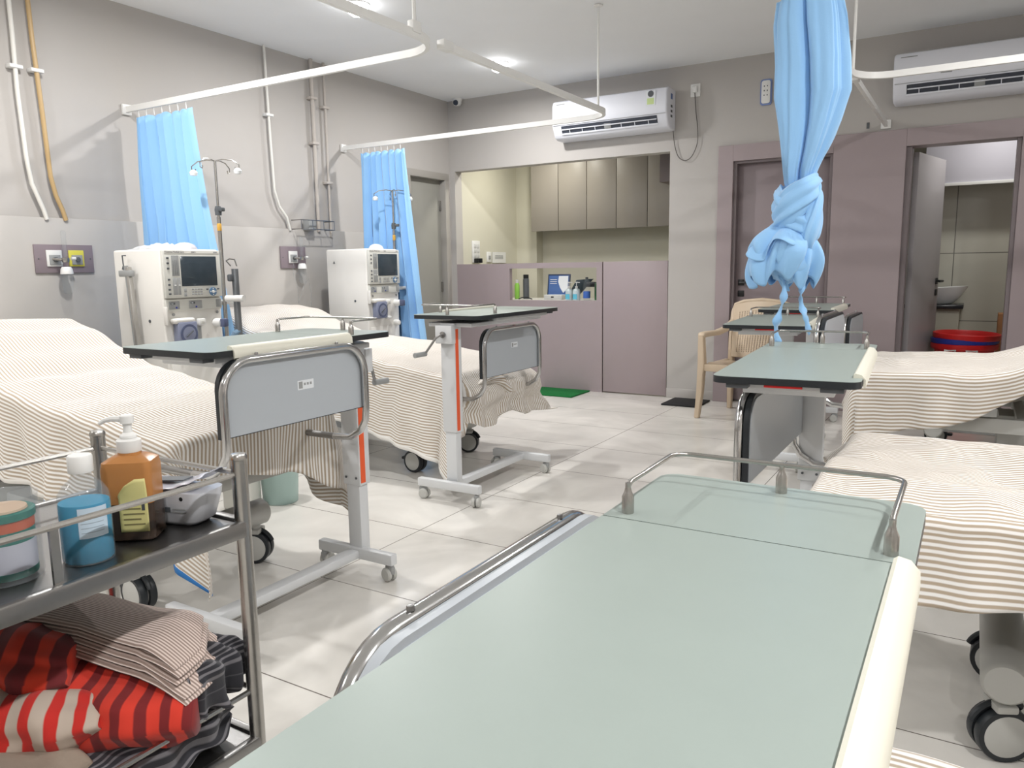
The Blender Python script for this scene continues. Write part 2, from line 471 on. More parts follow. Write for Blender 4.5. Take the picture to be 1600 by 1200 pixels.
mb = MB(); mb.box(-.028, .028, -.02, .02, 0, .28, .008); mb.build('tap_body', CHROME, fa)
MB().tube([(0, -.02, .20), (0, -.12, .19), (0, -.13, .17)], .012, 10).build('spout', CHROME, fa)
# stacked tubs
TX, TY = -.05, 7.3
for i, (mm, z, nm, lb) in enumerate(((RED, 0.035, 'washtub', 'large red plastic tub at the bottom of the stack of tubs in the bathroom doorway'),
                                 (BLUEP, .078, 'washtub', 'blue plastic tub between the two red ones in the bathroom'),
                                 (RED, .118, 'washtub', 'red plastic tub on top of the stack of tubs, tipped a little'))):
    h = .44
    pr = [(0, -.075 if i == 0 else 0), (.16, -.075 if i == 0 else 0), (.17, .01), (.215, h - .05), (.235, h - .045), (.245, h - .03), (.245, h), (.235, h + .005), (.205, h - .03), (.162, .025), (0, .02)]
    o = MB().lathe([(a, b) for a, b in pr], (0, 0, 0), 40).build(nm, mm)
    o.location = (TX, TY, z + .04)
    if i == 2: o.rotation_euler = (.015, .03, 0)
    tag(o, lb, 'tub', 'stack of plastic tubs in the bathroom')
    if i == 0:
        for k in range(2):
            a = -.10 + .15 * k
            MB().tube([(a - .02, -.20, .36), (a - .03, -.24, .40), (a + .045, -.25, .40), (a + .035, -.20, .36)], .007, 8).build('handle', WHITE, o)
o = MB().box(-.13, .13, -.12, .12, 0, .74, .004).build('cardboard_box', CARD); o.location = (.31, 7.72, 0)
tag(o, 'brown cardboard box standing behind the stack of tubs', 'box')
MB().box(-.025, .025, -.122, -.12, .3, .74).build('packing_tape', mat('tape', (196, 160, 112), .3), o)

# ------------------------------------------------------------------ nurse station
mb = MB()
# half height partition with a pass-through window
P0, P1 = YB, YB + .05
mb.box(-4.625, -3.99, P0, P1, 0, 1.226, .0); mb.box(-3.99, -3.042, P0, P1, 1.175, 1.226, .0)
mb.box(-3.99, -3.042, P0, P1, 0, .865, .0); mb.box(-3.042, -2.984, P0, P1, 0, 1.226, .0)
ns = mb.build('partition_screen', PURP, smooth=0)
tag(ns, 'half height mauve partition with a long pass-through opening in front of the nurse station', 'partition')
o = MB().box(-2.974, -2.35, P0, P1, .01, 1.226, .002).build('partition_door', PURP)
tag(o, 'plain mauve half door right of the opening in the partition', 'door')
dk = thing('desk', (-3.55, 6.97, 0), 0, 'pale desk inside the nurse station seen through the opening', 'desk')
MB().box(-1.05, .5, -.30, .30, .835, .862, .003).build('desktop', mat('desk_top', (206, 204, 198), .35), dk)
MB().box(-1.0, -.96, -.28, .28, 0, .835).build('side_panel', CAB, dk)
MB().box(.44, .48, -.28, .28, 0, .835).build('side_panel', CAB, dk)
# wall cabinets: four closed units plus a fifth
for i in range(5):
    x0 = -4.30 + i * .342
    cb = MB().box(x0 + .001, x0 + .341, 7.62, 7.97, 1.60, 2.59, .001).build('wall_cabinet', CAB)
    tag(cb, ['leftmost tall taupe wall cabinet above the nurse station', 'taupe wall cabinet second from the left', 'taupe wall cabinet in the middle of the row of five',
             'taupe wall cabinet second from the right of the row', 'rightmost taupe wall cabinet beside the dark open flap'][i], 'cabinet', 'wall cabinets above the nurse station')
    MB().box(x0 + .003, x0 + .339, 7.60, 7.619, 1.58, 2.58, .002).build('cabinet_door', CAB, cb)
o = MB().box(-2.62, -2.35, 7.10, 7.36, 1.96, 2.58, .003).build('side_cabinet', CABD)
tag(o, 'dark brown cabinet flap at the right end of the alcove', 'cabinet')
# switches in alcove (wall faces +x at -4.62)
sw = MB().box(-4.625, -4.612, 6.885, 7.03, 1.245, 1.475, .004).build('switch_panel', WHITE)
tag(sw, 'white switch panel with two black plugs on the alcove wall', 'switch panel')
for yy in (6.91, 6.965):
    for zz in (1.30, 1.35, 1.40):
        MB().box(-4.612, -4.607, yy, yy + .045, zz, zz + .042, .002).build('switch', mat('switch_white', (206, 206, 204), .4), sw)
for yy in (6.92, 6.99):
    MB().box(-4.61, -4.565, yy - .016, yy + .016, 1.24, 1.29, .006).build('plug', BLACK, sw)
so = MB().box(-4.625, -4.612, 7.17, 7.26, 1.25, 1.36, .004).build('wall_socket', WHITE); tag(so, 'small white socket right of the switch panel in the alcove', 'socket')
MB().box(-4.612, -4.606, 7.195, 7.235, 1.28, 1.32, .003).build('socket_face', GREYP, so)
pp = MB().box(-4.618, -4.612, 7.28, 7.56, 1.24, 1.36, .0).build('paper_notice', WHITE); tag(pp, 'white paper notice on the alcove wall beside the small socket', 'notice')
for k in range(3):
    MB().box(-4.6125, -4.6115, 7.33, 7.50, 1.285 + k * .015, 1.291 + k * .015).build('printed_line', TXT, pp)
# things on the desk
def bottle(name, loc, prof, m, label, cat='bottle', group=None, seg=20, sx=1, sy=1):
    o = MB().lathe(prof, (0, 0, 0), seg, sx=sx, sy=sy).build(name, m); o.location = loc
    return tag(o, label, cat, group)
DZ = .8625
b = bottle('spray_bottle', (-4.09, 6.92, DZ), [(0, 0), (.024, 0), (.026, .005), (.026, .14), (.016, .165), (0, .165)], LIME, 'lime green bottle at the left end of the pass-through opening')
MB().lathe([(.012, .165), (.015, .166), (.015, .20), (0, .20)]).build('cap', WHITE, b)
b = bottle('steel_flask', (-4.0, 6.95, DZ), [(0, 0), (.030, 0), (.032, .01), (.032, .20), (.028, .21), (0, .21)], DGREY, 'dark cylindrical flask beside the lime green bottle')
MB().lathe([(.026, .21), (.028, .212), (.028, .25), (0, .25)]).build('cap', BLACK, b)
bx = MB().box(-3.74, -3.54, 6.86, 6.98, DZ, DZ + .045, .003).build('small_carton', WHITE); tag(bx, 'flat white carton under the blue certificate stand', 'box')
MB().box(-3.66, -3.63, 6.858, 6.86, DZ + .018, DZ + .03).build('printed_mark', BLACK, bx)
bk = thing('certificate_stand', (-3.73, 7.15, DZ), 0, 'blue framed certificate leaning behind the desk', 'certificate')
M1 = Matrix.Rotation(math.radians(-8), 4, 'X')
MB().box(-.13, .13, -.006, .006, 0, .25, .002, M=M1).build('frame', mat('navy', (40, 54, 84), .4), bk)
MB().box(-.115, .115, -.009, -.0065, .015, .235, M=M1).build('blue_sheet', BOOK, bk)
MB().prism([(0.0, .23), (.11, .23), (.11, .10), (.06, .055), (.02, .11), (-.005, .17)], -.0115, -.0095, 'Y').build('white_emblem', LABW, bk).matrix_local = M1
for k in range(3):
    MB().box(-.10, -.02, -.0112, -.0095, .19 - k * .02, .196 - k * .02, M=M1).build('printed_line', TXTW, bk)
mo = thing('monitor', (-3.40, 7.03, DZ), math.radians(12), 'dark tilted screen seen from the side behind the pump bottles', 'monitor')
MB().prism([(-.16, 0), (-.06, 0), (.12, .20), (.06, .20), (-.05, .19)], -.02, .02, 'Y', .003).build('screen_housing', mat('dark_teal', (38, 50, 56), .5), mo)
MB().box(.05, .15, -.03, .03, .12, .17, .01).build('stand_arm', BLACK, mo)
for i, x in enumerate((-3.405, -3.325)):
    o = bottle('pump_bottle', (x, 6.76, DZ), [(0, 0), (.033, 0), (.036, .006), (.036, .09), (.030, .105), (.012, .115), (0, .115)], mat('frost', (214, 228, 232), .35, trans=.3),
               ['clear pump bottle with pale blue gel on the opening ledge, left of the pair', 'clear pump bottle with pale blue gel on the opening ledge, next to the water bottle'][i], 'bottle', 'pump bottles in the opening')
    MB().box(-.022, .022, -.0372, -.036, .01, .06).build('label_patch', mat('cyan_patch', (90, 176, 200), .5), o)
    mb = MB(); mb.lathe([(.013, .115), (.013, .135), (.004, .137), (.004, .165), (.011, .167), (.011, .177), (0, .177)]); mb.tube([(0, 0, .172), (.035, 0, .17)], .004, 6); mb.build('pump', WHITE, o)
b = bottle('water_bottle', (-3.215, 6.76, DZ), [(0, 0), (.032, 0), (.034, .01), (.034, .15), (.028, .18), (.012, .21), (0, .212)], GLASS, 'clear water bottle with a blue label in the opening')
MB().lathe([(.0345, .02), (.0348, .021), (.0348, .085), (.0345, .086)]).build('label_band', mat('blue_label', (60, 100, 176), .5), b)
MB().lathe([(.013, .20), (.014, .201), (.014, .222), (0, .222)]).build('cap', DGREY, b)
b = bottle('green_bottle', (-3.11, 6.80, DZ), [(0, 0), (.036, 0), (.038, .01), (.038, .12), (.03, .155), (.014, .185), (.012, .20), (0, .20)], GREENB, 'dark green bottle at the right end of the opening')
MB().lathe([(.015, .20), (.017, .202), (.017, .25), (0, .25)]).build('cap', mat('dk_green', (44, 74, 54), .5), b)
o = MB().box(-3.20, -3.03, 6.90, 6.96, DZ, DZ + .165, .004).build('file_box', mat('olive', (66, 84, 66), .6)); tag(o, 'dark green file box behind the green bottle', 'box')
o = MB().tube([(-4.0, 6.8, DZ + .006), (-3.95, 6.78, DZ + .02), (-3.9, 6.8, DZ + .022), (-3.84, 6.79, DZ + .006)], .006, 6).build('cable', BLACK); tag(o, 'short black cable lying on the nurse desk', 'cable')
# floor mats
o = MB().box(-3.62, -3.10, 6.19, 6.59, .001, .014, .004).build('door_mat', GREENM); tag(o, 'bright green grass-like mat in front of the mauve partition', 'mat')
o = MB().box(-2.25, -1.93, 6.20, 6.56, .001, .014, .004).build('door_mat', BLACKM); tag(o, 'black rubber mat on the floor by the wall pillar beside the chair', 'mat')

# ------------------------------------------------------------------ ceiling, rails and curtains
RZ = 2.19
mb = MB()
pts = [(XL + .02, 3.09)] + [(x, y) for x, y in arc(-2.19 - .22, 3.09 - .22, .22, 90, 0, 10)] + [(-2.19, YN + .02)]
mb.sweep([(x, y, RZ) for x, y in pts], .022, .035)
r1 = mb.build('curtain_track', TRACK); tag(r1, 'white ceiling-hung curtain track around the nearest left bay', 'curtain rail', 'curtain tracks round the bays')
MB().box(XL, XL + .02, 3.06, 3.12, RZ - .015, RZ + .05, .004).build('wall_bracket', WHITE, r1)
MB().tube([(-2.19, 2.85, RZ + .035), (-2.19, 2.85, ZC)], .009, 8).build('hanger_rod', TRACK, r1)
MB().box(-2.207, -2.173, 2.82, 2.88, RZ + .02, RZ + .07, .004).build('hanger_clip', TRACK, r1)
MB().tube([(-2.19, .6, RZ + .035), (-2.19, .6, ZC)], .009, 8).build('hanger_rod', TRACK, r1)
mb = MB()
pts = [(XL + .02, 5.05)] + arc(-2.20 - .2, 5.05 - .2, .2, 90, 0, 10) + [(-2.19, 3.10)]
mb.sweep([(x, y, RZ) for x, y in pts], .022, .035)
r2 = mb.build('curtain_track', TRACK); tag(r2, 'white curtain track around the far left bay, ending in front of the air conditioner', 'curtain rail', 'curtain tracks round the bays')
MB().box(XL, XL + .02, 5.02, 5.08, RZ - .015, RZ + .05, .004).build('wall_bracket', WHITE, r2)
MB().box(-2.212, -2.168, 3.04, 3.12, RZ - .004, RZ + .04, .004).build('joint_clip', WHITE, r2)
MB().tube([(-2.2, 4.80, RZ + .035), (-2.2, 4.80, ZC)], .008, 8).build('hanger_rod', TRACK, r2)
MB().lathe([(0, 0), (.03, 0), (.03, .008), (0, .01)], (-2.2, 4.80, ZC - .01), 16).build('ceiling_rose', TRACK, r2)
mb = MB()
pts = [(XR - .02, 4.90)] + arc(-.655 + .2, 4.90 - .2, .2, 90, 180, 10) + [(-.655, YN + .02)]
mb.sweep([(x, y, RZ) for x, y in pts], .022, .035)
r3 = mb.build('curtain_track', TRACK); tag(r3, 'white curtain track on the right that carries the knotted curtain', 'curtain rail', 'curtain tracks round the bays')
MB().tube([(-.655, 4.78, RZ + .035), (-.655, 4.78, ZC)], .008, 8).build('hanger_rod', TRACK, r3)
MB().tube([(-.655, 1.6, RZ + .035), (-.655, 1.6, ZC)], .008, 8).build('hanger_rod', TRACK, r3)
r4 = MB().sweep([(-.655, 4.86, RZ), (-.655, YB - .02, RZ)], .022, .035).build('curtain_track', TRACK); tag(r4, 'short straight white track from the right bay corner to the back wall', 'curtain rail', 'curtain tracks round the bays')
MB().box(-.69, -.62, YB - .02, YB, RZ - .015, RZ + .05, .004).build('wall_bracket', WHITE, r4)
MB().box(-.678, -.632, 4.82, 4.90, RZ - .004, RZ + .04, .004).build('joint_clip', WHITE, r4)

def curtain(x0, x1, bx0, bx1, y, ztop, zbot, nf, label, seed, gather=1.0):
    """hanging gathered curtain, top edge x0..x1, bottom edge bx0..bx1"""
    root = thing('curtain', ((x0 + x1) / 2, y, 0), 0, label, 'curtain', 'blue bay curtains')
    cx = (x0 + x1) / 2
    nu, nv = nf * 10 + 1, 40
    mb = MB()
    def fn(i, j):
        t = i / (nu - 1); v = j / (nv - 1)
        xa = x0 + (x1 - x0) * t; xb = bx0 + (bx1 - bx0) * t
        k = v ** 1.3
        x = xa + (xb - xa) * k - cx
        ph = t * nf * 2 * PI + 0.9 * nz(t * 3, v * 1.5, seed)
        amp = (.024 + .034 * v) * (0.6 + 0.6 * abs(nz(t * 5, seed, v)) * 2)
        yy = amp * math.sin(ph) + .02 * nz(t * 6, v * 3, seed + 5)
        x += .25 * amp * math.sin(2 * ph) * gather
        z = ztop + (zbot - ztop) * v - .02 * abs(math.sin(ph / 2)) * (1 - v) ** 8
        return (x, yy, z)
    mb.grid(nu, nv, fn)
    mb.build('curtain_fabric', CURT, root, smooth=180, solid=.0015)
    for k in range(nf):
        t = (k + .3) / nf
        xx = x0 + (x1 - x0) * t - cx
        MB().tube([(xx, 0, RZ + .004), (xx + .004, 0, RZ - .02), (xx, .004, ztop - .004)], .0035, 6).build('hook', WHITE, root)
    # side hem
    return root
curtain(-4.60, -4.06, -4.62, -3.70, 3.10, 2.155, .25, 7, 'blue curtain bunched against the left wall behind the nearer dialysis machine', 1.3)
curtain(-4.50, -4.03, -4.56, -3.82, 5.06, 2.155, .25, 7, 'blue curtain bunched behind the farther dialysis machine near the grey door', 4.1)

# knotted curtain on the right
kc = thing('knotted_curtain', (-.63, 3.25, 0), 0, 'light blue curtain tied up in a big knot with two loose tie ends', 'curtain')
rows = [(2.185, -.105, .135, .05), (2.10, -.115, .155, .06), (1.95, -.105, .175, .07), (1.83, -.105, .183, .075), (1.72, -.085, .15, .07), (1.62, -.07, .11, .06), (1.54, -.06, .072, .05), (1.49, -.052, .06, .042), (1.46, -.035, .045, .035)]
def kr(z, c):
    for a, b in zip(rows, rows[1:]):
        if z >= b[0]:
            t = (a[0] - z) / (a[0] - b[0]); return a[c] + (b[c] - a[c]) * t
    return rows[-1][c]
mb = MB(); NU = 144
def fn(i, j):
    v = j / 59; z = 2.185 + (1.46 - 2.185) * v
    a = 2 * PI * i / NU
    x0, x1, dy = kr(z, 1), kr(z, 2), kr(z, 3)
    cx, rx = (x0 + x1) / 2, (x1 - x0) / 2
    f = 1 + .12 * math.sin(5 * a + .8 * math.sin(v * 3)) + .05 * math.sin(13 * a + 1.3 + 2 * v) + .025 * math.sin(27 * a + v)
    # a deep valley on the camera side
    val = math.exp(-((math.sin((a + 1.75 - .35 * v) / 2)) / .06) ** 2)
    f *= 1 - .68 * val
    f *= .93
    sx = max(-1.0, min(1.0, math.cos(a) * f))
    return (cx + rx * sx, dy * math.sin(a) * f + .01 * nz(a, v * 4), z + .006 * nz(a * 3, v * 9))
mb.grid(NU, 60, fn, wrapu=True)
mb.build('curtain_fabric', CURT, kc, smooth=180)
def wrinkle(v, k, s, a): return a * nz(v.x * k + s, v.y * k, v.z * k)
# knot: overlapping bands of twisted cloth
def band(pts, w, th, name, seed, nfold=3, taper=True):
    """a flat folded strip of cloth swept along points, width w"""
    mb = MB(); P = [Vector(p) for p in pts]
    # catmull-rom
    Q = []
    n = len(P)
    for i in range(n - 1):
        p0, p1, p2, p3 = P[max(i - 1, 0)], P[i], P[i + 1], P[min(i + 2, n - 1)]
        for k in range(8):
            t = k / 8
            Q.append(.5 * ((2 * p1) + (-p0 + p2) * t + (2 * p0 - 5 * p1 + 4 * p2 - p3) * t * t + (-p0 + 3 * p1 - 3 * p2 + p3) * t ** 3))
    Q.append(P[-1]); N = len(Q); C = Vector((0, 0, P[0].z)); SEG = 40
    rings = []
    for i, q in enumerate(Q):
        t = (Q[min(i + 1, N - 1)] - Q[max(i - 1, 0)]).normalized()
        out = Vector((q.x, q.y, 0)) - t * t.dot(Vector((q.x, q.y, 0)))
        out = out.normalized() if out.length > 1e-4 else Vector((0, -1, 0))
        side = t.cross(out).normalized()
        u = i / (N - 1); ww = w * (1 if not taper else (.55 + .45 * math.sin(PI * min(1, max(0, u)))))
        ring = []
        for k in range(SEG):
            a = 2 * PI * k / SEG
            f = 1 + .14 * math.sin(nfold * 2 * a + 2 * u + seed) + .08 * math.sin(9 * a + seed * 2 + 3 * u)
            ring.append(q + side * (math.cos(a) * ww * f) + out * (math.sin(a) * th * f))
        rings.append(ring)
    V = [[mb.bm.verts.new(p) for p in r] for r in rings]
    for a, b in zip(V, V[1:]):
        for k in range(SEG): mb.bm.faces.new((a[k], a[(k + 1) % SEG], b[(k + 1) % SEG], b[k]))
    mb.bm.faces.new(V[0][::-1]); mb.bm.faces.new(V[-1])
    return mb.build(name, CURT, kc, smooth=180)
band([(.06, .03, 1.50), (.055, -.05, 1.46), (.0, -.075, 1.41), (-.05, -.05, 1.36), (-.06, .02, 1.33)], .055, .026, 'knot_band', .3)
band([(-.06, .03, 1.47), (-.055, -.045, 1.42), (-.02, -.06, 1.37), (.04, -.05, 1.33), (.055, .02, 1.31)], .05, .024, 'knot_band', 1.7)
band([(.05, .05, 1.49), (.075, .0, 1.44), (.075, -.03, 1.36), (.06, -.04, 1.28), (.04, 0, 1.22)], .045, .022, 'knot_band', 2.9)
# puffed cloth under the knot: nested ruffled cups opening down and to the left
def ruffle(c, rt, rb, z0, z1, ax, seed, nf, tiltx=0., name='ruffle', amp=.22, lean=(0, 0), curl=.82):
    mb = MB(); NU = 160; NV = 26
    def fn(i, j):
        a = 2 * PI * i / NU; v = j / (NV - 1)
        r = rt + (rb - rt) * math.sin(v * PI * curl) / math.sin(PI * min(curl, .5))
        f = 1 + amp * v * math.sin(nf * a + seed + 1.2 * math.sin(a * 2)) + .10 * v * math.sin((nf * 2 + 1) * a + 2 * seed) + .12 * nz(math.cos(a) * 1.5, math.sin(a) * 1.5, v * 2 + seed)
        x = c[0] + r * f * math.cos(a) * ax + lean[0] * v
        y = c[1] + r * f * math.sin(a) * .8 + lean[1] * v
        z = z0 + (z1 - z0) * v + .025 * v * math.sin(nf * a + seed + 1.5) + tiltx * (r * math.cos(a)) * v
        return (x, y, z)
    mb.grid(NU, NV, fn, wrapu=True)
    return mb.build(name, CURT, kc, smooth=180, solid=.0015)
ruffle((-.02, -.01), .03, .118, 1.37, 1.125, 1.0, .4, 5, .25, lean=(-.05, -.03), name='loose_ruffle')
ruffle((-.01, .0), .03, .10, 1.36, 1.20, 1.0, 2.1, 6, -.2, lean=(-.07, -.05), name='loose_ruffle')
ruffle((.02, .01), .02, .088, 1.33, 1.10, 1.0, 3.3, 5, .1, lean=(.0, .0), name='loose_ruffle')
ruffle((-.03, -.02), .02, .085, 1.34, 1.24, 1.0, 5.3, 4, .5, lean=(-.04, -.05), name='loose_ruffle', amp=.34, curl=.55)
mb = MB()
mb.lathe([(0, 1.10), (.06, 1.12), (.09, 1.17), (.085, 1.25), (.06, 1.32), (0, 1.36)], (-.02, 0, 0), 40)
for v in mb.bm.verts:
    k = 1 + .35 * nz(v.co.x * 14, v.co.y * 14, v.co.z * 10); v.co.x *= k; v.co.y *= k
mb.build('inner_bunch', CURT, kc, smooth=180)
for (xa, ya, za), (xb, yb, zb), sd in (((-.035, -.05, 1.15), (-.035, -.06, .868), 0), ((.04, -.03, 1.15), (.062, -.03, .90), 1)):
    mb = MB()
    def fn(i, j):
        v = j / 39; t = i - .5
        x = xa + (xb - xa) * v + .012 * math.sin(v * 6 + sd * 2); y = ya + (yb - ya) * v
        z = za + (zb - za) * v; tw = v * 3.2 * PI + sd
        w = .011 + .006 * math.sin(v * 20 + sd)
        return (x + t * 2 * w * abs(math.cos(tw)) + t * .006, y + t * 2 * w * math.sin(tw), z)
    mb.grid(2, 40, fn)
    mb.build('tie', CURT, kc, smooth=180, solid=.003)
for k in range(5):
    xx = -.08 + k * .045
    MB().tube([(xx, 0, RZ + .004), (xx + .003, 0, RZ - .012)], .004, 6).build('hook', WHITE, kc)

# ceiling lights
LX = [(-3.48, 5.64), (-3.48, 3.94), (-3.48, 2.24), (-3.48, .54), (-3.48, -1.3), (.75, 3.94), (.75, 2.24), (.75, .54), (.75, -1.3)]
DISC = mat('lamp_disc', (255, 255, 255), 0.5, emit=24.0)
for i, (x, y) in enumerate(LX):
    t = thing('ceiling_downlight', (x, y, ZC), 0,
              ('bright round downlight in the ceiling behind the far left curtain track' if i == 0 else
               'bright round downlight cut by the top edge over the near left track' if i == 1 else
               'round white ceiling downlight over the near half of the ward'), 'ceiling light', 'round ceiling downlights')
    MB().lathe([(.062, 0), (.08, 0), (.08, -.006), (.062, -.010)], seg=28).build('trim_ring', WHITE, t)
    MB().lathe([(.062, -.001), (.066, -.03), (.058, -.052), (.036, -.068), (0, -.074)], seg=28).build('diffuser_glare', DISC, t)  # glowing dome, enlarged so its shape also stands in for the lamp's glare
    L = bpy.data.lights.new('downlight_lamp', 'AREA'); L.shape = 'DISK'; L.size = .12; L.energy = 30; L.color = (1.0, .985, .97)
    lo = bpy.data.objects.new('downlight_lamp', L); COL.objects.link(lo); lo.parent = t; lo.location = (0, 0, -.078)
for nm, x, y, z, e, c in (('alcove_lamp', -3.9, 7.05, 2.5, 13, (1, .97, .86)), ('bathroom_lamp', .15, 7.35, 2.5, 9, (1, .98, .93))):
    L = bpy.data.lights.new(nm, 'AREA'); L.shape = 'DISK'; L.size = .16; L.energy = e; L.color = c
    lo = bpy.data.objects.new(nm, L); COL.objects.link(lo); lo.location = (x, y, z)

# wall mounted things
cc = thing('security_camera', (-4.53, YB - .06, ZC), 0, 'small white dome security camera in the far ceiling corner', 'security camera')
MB().lathe([(0, 0), (.05, 0), (.05, -.02), (.045, -.03), (.045, -.045), (.03, -.065), (0, -.07)], seg=24).build('housing', WHITE, cc)
MB().lathe([(0, 0), (.027, .002), (.024, .016), (0, .02)], (.012, -.04, -.045), 20, M=Matrix.Rotation(math.radians(100), 4, 'X')).build('lens', mat('lens_dark', (60, 66, 78), .15), cc)
s = MB().box(-2.17, -2.085, YB - .012, YB, 2.585, 2.69, .004).build('wall_socket', WHITE); tag(s, 'white power socket high on the wall beside the left air conditioner', 'socket')
MB().box(-2.150, -2.105, YB - .045, YB - .012, 2.615, 2.67, .012, 3).build('plug', WHITE, s)
def spline(P, n=8):
    P = [Vector(p) for p in P]; Q = []; N = len(P)
    for i in range(N - 1):
        p0, p1, p2, p3 = P[max(i - 1, 0)], P[i], P[i + 1], P[min(i + 2, N - 1)]
        for k in range(n):
            t = k / n
            Q.append(.5 * ((2 * p1) + (-p0 + p2) * t + (2 * p0 - 5 * p1 + 4 * p2 - p3) * t * t + (-p0 + 3 * p1 - 3 * p2 + p3) * t ** 3))
    return Q + [P[-1]]
pts = spline([(px, YB - .022, pz) for px, pz in ((-2.128, 2.615), (-2.118, 2.48), (-2.098, 2.32), (-2.10, 2.20), (-2.145, 2.10), (-2.205, 2.07), (-2.265, 2.11), (-2.30, 2.22), (-2.318, 2.37))])
o = MB().tube(pts, .0035, 6).build('power_cord', mat('cord_grey', (92, 88, 84), .5)); tag(o, 'thin grey cord looping from the high socket to the left air conditioner', 'cord')
rh = thing('remote_control', (-1.545, YB, 2.55), 0, 'white remote control in a blue wall holder, half behind the knotted curtain', 'remote control')
MB().prism(rrect(-.045, .045, -.10, .10, .02), -.014, 0, 'Y').build('wall_holder', mat('holder_blue', (120, 140, 190), .4), rh)
MB().prism(rrect(-.034, .034, -.088, .088, .016), -.026, -.012, 'Y', .003).build('remote_body', WHITE, rh)
for k in range(3):
    for q in (-.012, .012): MB().box(q - .004, q + .004, -.028, -.0255, .04 - k * .035, .05 - k * .035, .001).build('button', DGREY, rh)

def aircon(name, x0, w, label):
    t = thing(name, (x0, YB, 2.325), 0, label, 'air conditioner', 'split air conditioners on the back wall')
    prof = [(0, .0), (0, .335), (-.17, .338), (-.205, .325), (-.222, .29), (-.225, .13), (-.175, .022), (-.13, .0)]
    mb = MB(); mb.prism(prof, 0, w, 'X', .016, 3)
    mb.build('housing', ACW, t)
    # fascia seam and outlet follow the sloping front
    MB().box(.012, w - .012, -.2275, -.2235, .118, .1205).build('fascia_seam', GREYP, t)
    sl = Vector((0, .05, -.108)).normalized()
    M = frame_m((0, -.225, .13), (1, 0, 0), sl)
    MB().box(.09, w - .09, .022, .088, -.0015, .004, M=M).build('air_outlet', mat('outlet_dark', (58, 62, 72), .5), t)
    MB().box(.095, w - .095, .048, .056, -.012, .0, .002, M=M).build('louvre', ACW, t)
    MB().box(.085, w - .085, .086, .100, -.010, .0, .003, M=M).build('louvre', ACW, t)
    for k in range(7):
        xx = .17 + (w - .34) * k / 6
        MB().box(xx - .0025, xx + .0025, .056, .087, -.006, .0, M=M).build('vane', ACW, t)
    MB().box(w / 2 - .035, w / 2 + .03, .04, .085, -.010, .0, .004, M=M).build('louvre_motor', GREYP, t)
    return t
ac = aircon('air_conditioner', -3.385, 1.085, 'white split air conditioner with an energy sticker, above the nurse station')
MB().box(.90, .985, -.2275, -.2245, .19, .31).build('energy_label', LABW, ac)
MB().lathe([(0, 0), (.026, 0), (.026, .001), (0, .001)], (.944, -.228, .285), 20, M=Matrix.Rotation(math.radians(90), 4, 'X')).build('star_rating', DGREY, ac)
MB().box(.912, .972, -.2285, -.227, .20, .25).build('energy_scale', mat('pale_green_label', (196, 214, 150), .5), ac)
for k, z in enumerate((.27, .19, .15, .11)): MB().box(1.084, 1.0865, -.13, -.09, z - (.012 if k else .025), z + (.008 if k else .02)).build('side_sticker', [BOOK, DGREY, DGREY, DGREY][k], ac)
MB().box(.05, .13, -.2262, -.2245, .295, .300).build('badge_print', GREYP, ac)
ac2 = aircon('air_conditioner', -.605, 1.085, 'white split air conditioner above the bathroom doorway, cut by the right edge')
MB().box(.045, .15, -.2262, -.2245, .295, .301).build('badge_print', GREYP, ac2)
MB().box(.30, .37, -.2275, -.2245, .16, .166).build('badge_print', GREYP, ac2)
o = MB().box(-.79, -.77, YB - .006, YB - .001, 2.19, 2.235, .001).build('drill_hole_plug', DGREY); tag(o, 'tiny dark screw hole mark on the wall left of the short track bracket', 'wall plug')

# conduits down the left wall
def conduit(pts, r, m, label, clips, name='wall_conduit'):
    o = MB().tube(pts, r, 10).build(name, m); tag(o, label, 'conduit')
    for (x, y, z) in clips:
        MB().box(XL + .0, x + r + .006, y - .035, y + .035, z - .01, z + .01, .003).build('pipe_clip', WHITE if m is not CONDG else CONDG, o)
    return o
x = XL + .035
conduit([(x, 2.43, ZC), (x, 2.43, 2.5), (x, 2.425, 2.2), (x, 2.435, 1.85), (x, 2.45, 1.70), (x, 2.50, 1.56), (x, 2.515, 1.50)], .012, CONDW, 'white plastic conduit leftmost on the left wall', [(x, 2.427, 2.33)])
conduit([(x, 2.53, ZC), (x, 2.535, 2.5), (x, 2.55, 2.1), (x, 2.56, 1.75), (x, 2.58, 1.64), (x, 2.61, 1.56), (x, 2.625, 1.50)], .013, COPPER, 'ochre coloured pipe on the left wall beside the leftmost conduit', [(x, 2.54, 2.33)])
conduit([(x, 4.22, ZC), (x, 4.23, 2.2), (x, 4.24, 1.80), (x, 4.28, 1.68), (x, 4.35, 1.6), (x, 4.38, 1.50)], .010, CONDW, 'thin white conduit bending at its foot between the two left bays', [(x, 4.23, 2.35)])
conduit([(x, 4.69, ZC), (x, 4.69, 1.50)], .016, CONDG, 'wall-coloured pipe left of the thinner one in the far left bay', [(x, 4.69, 2.55), (x, 4.69, 2.2)])
conduit([(x, 4.83, ZC), (x, 4.83, 1.46)], .011, CONDG, 'thin wall-coloured pipe just left of the far curtain track end', [(x, 4.83, 2.5), (x, 4.83, 1.9)])
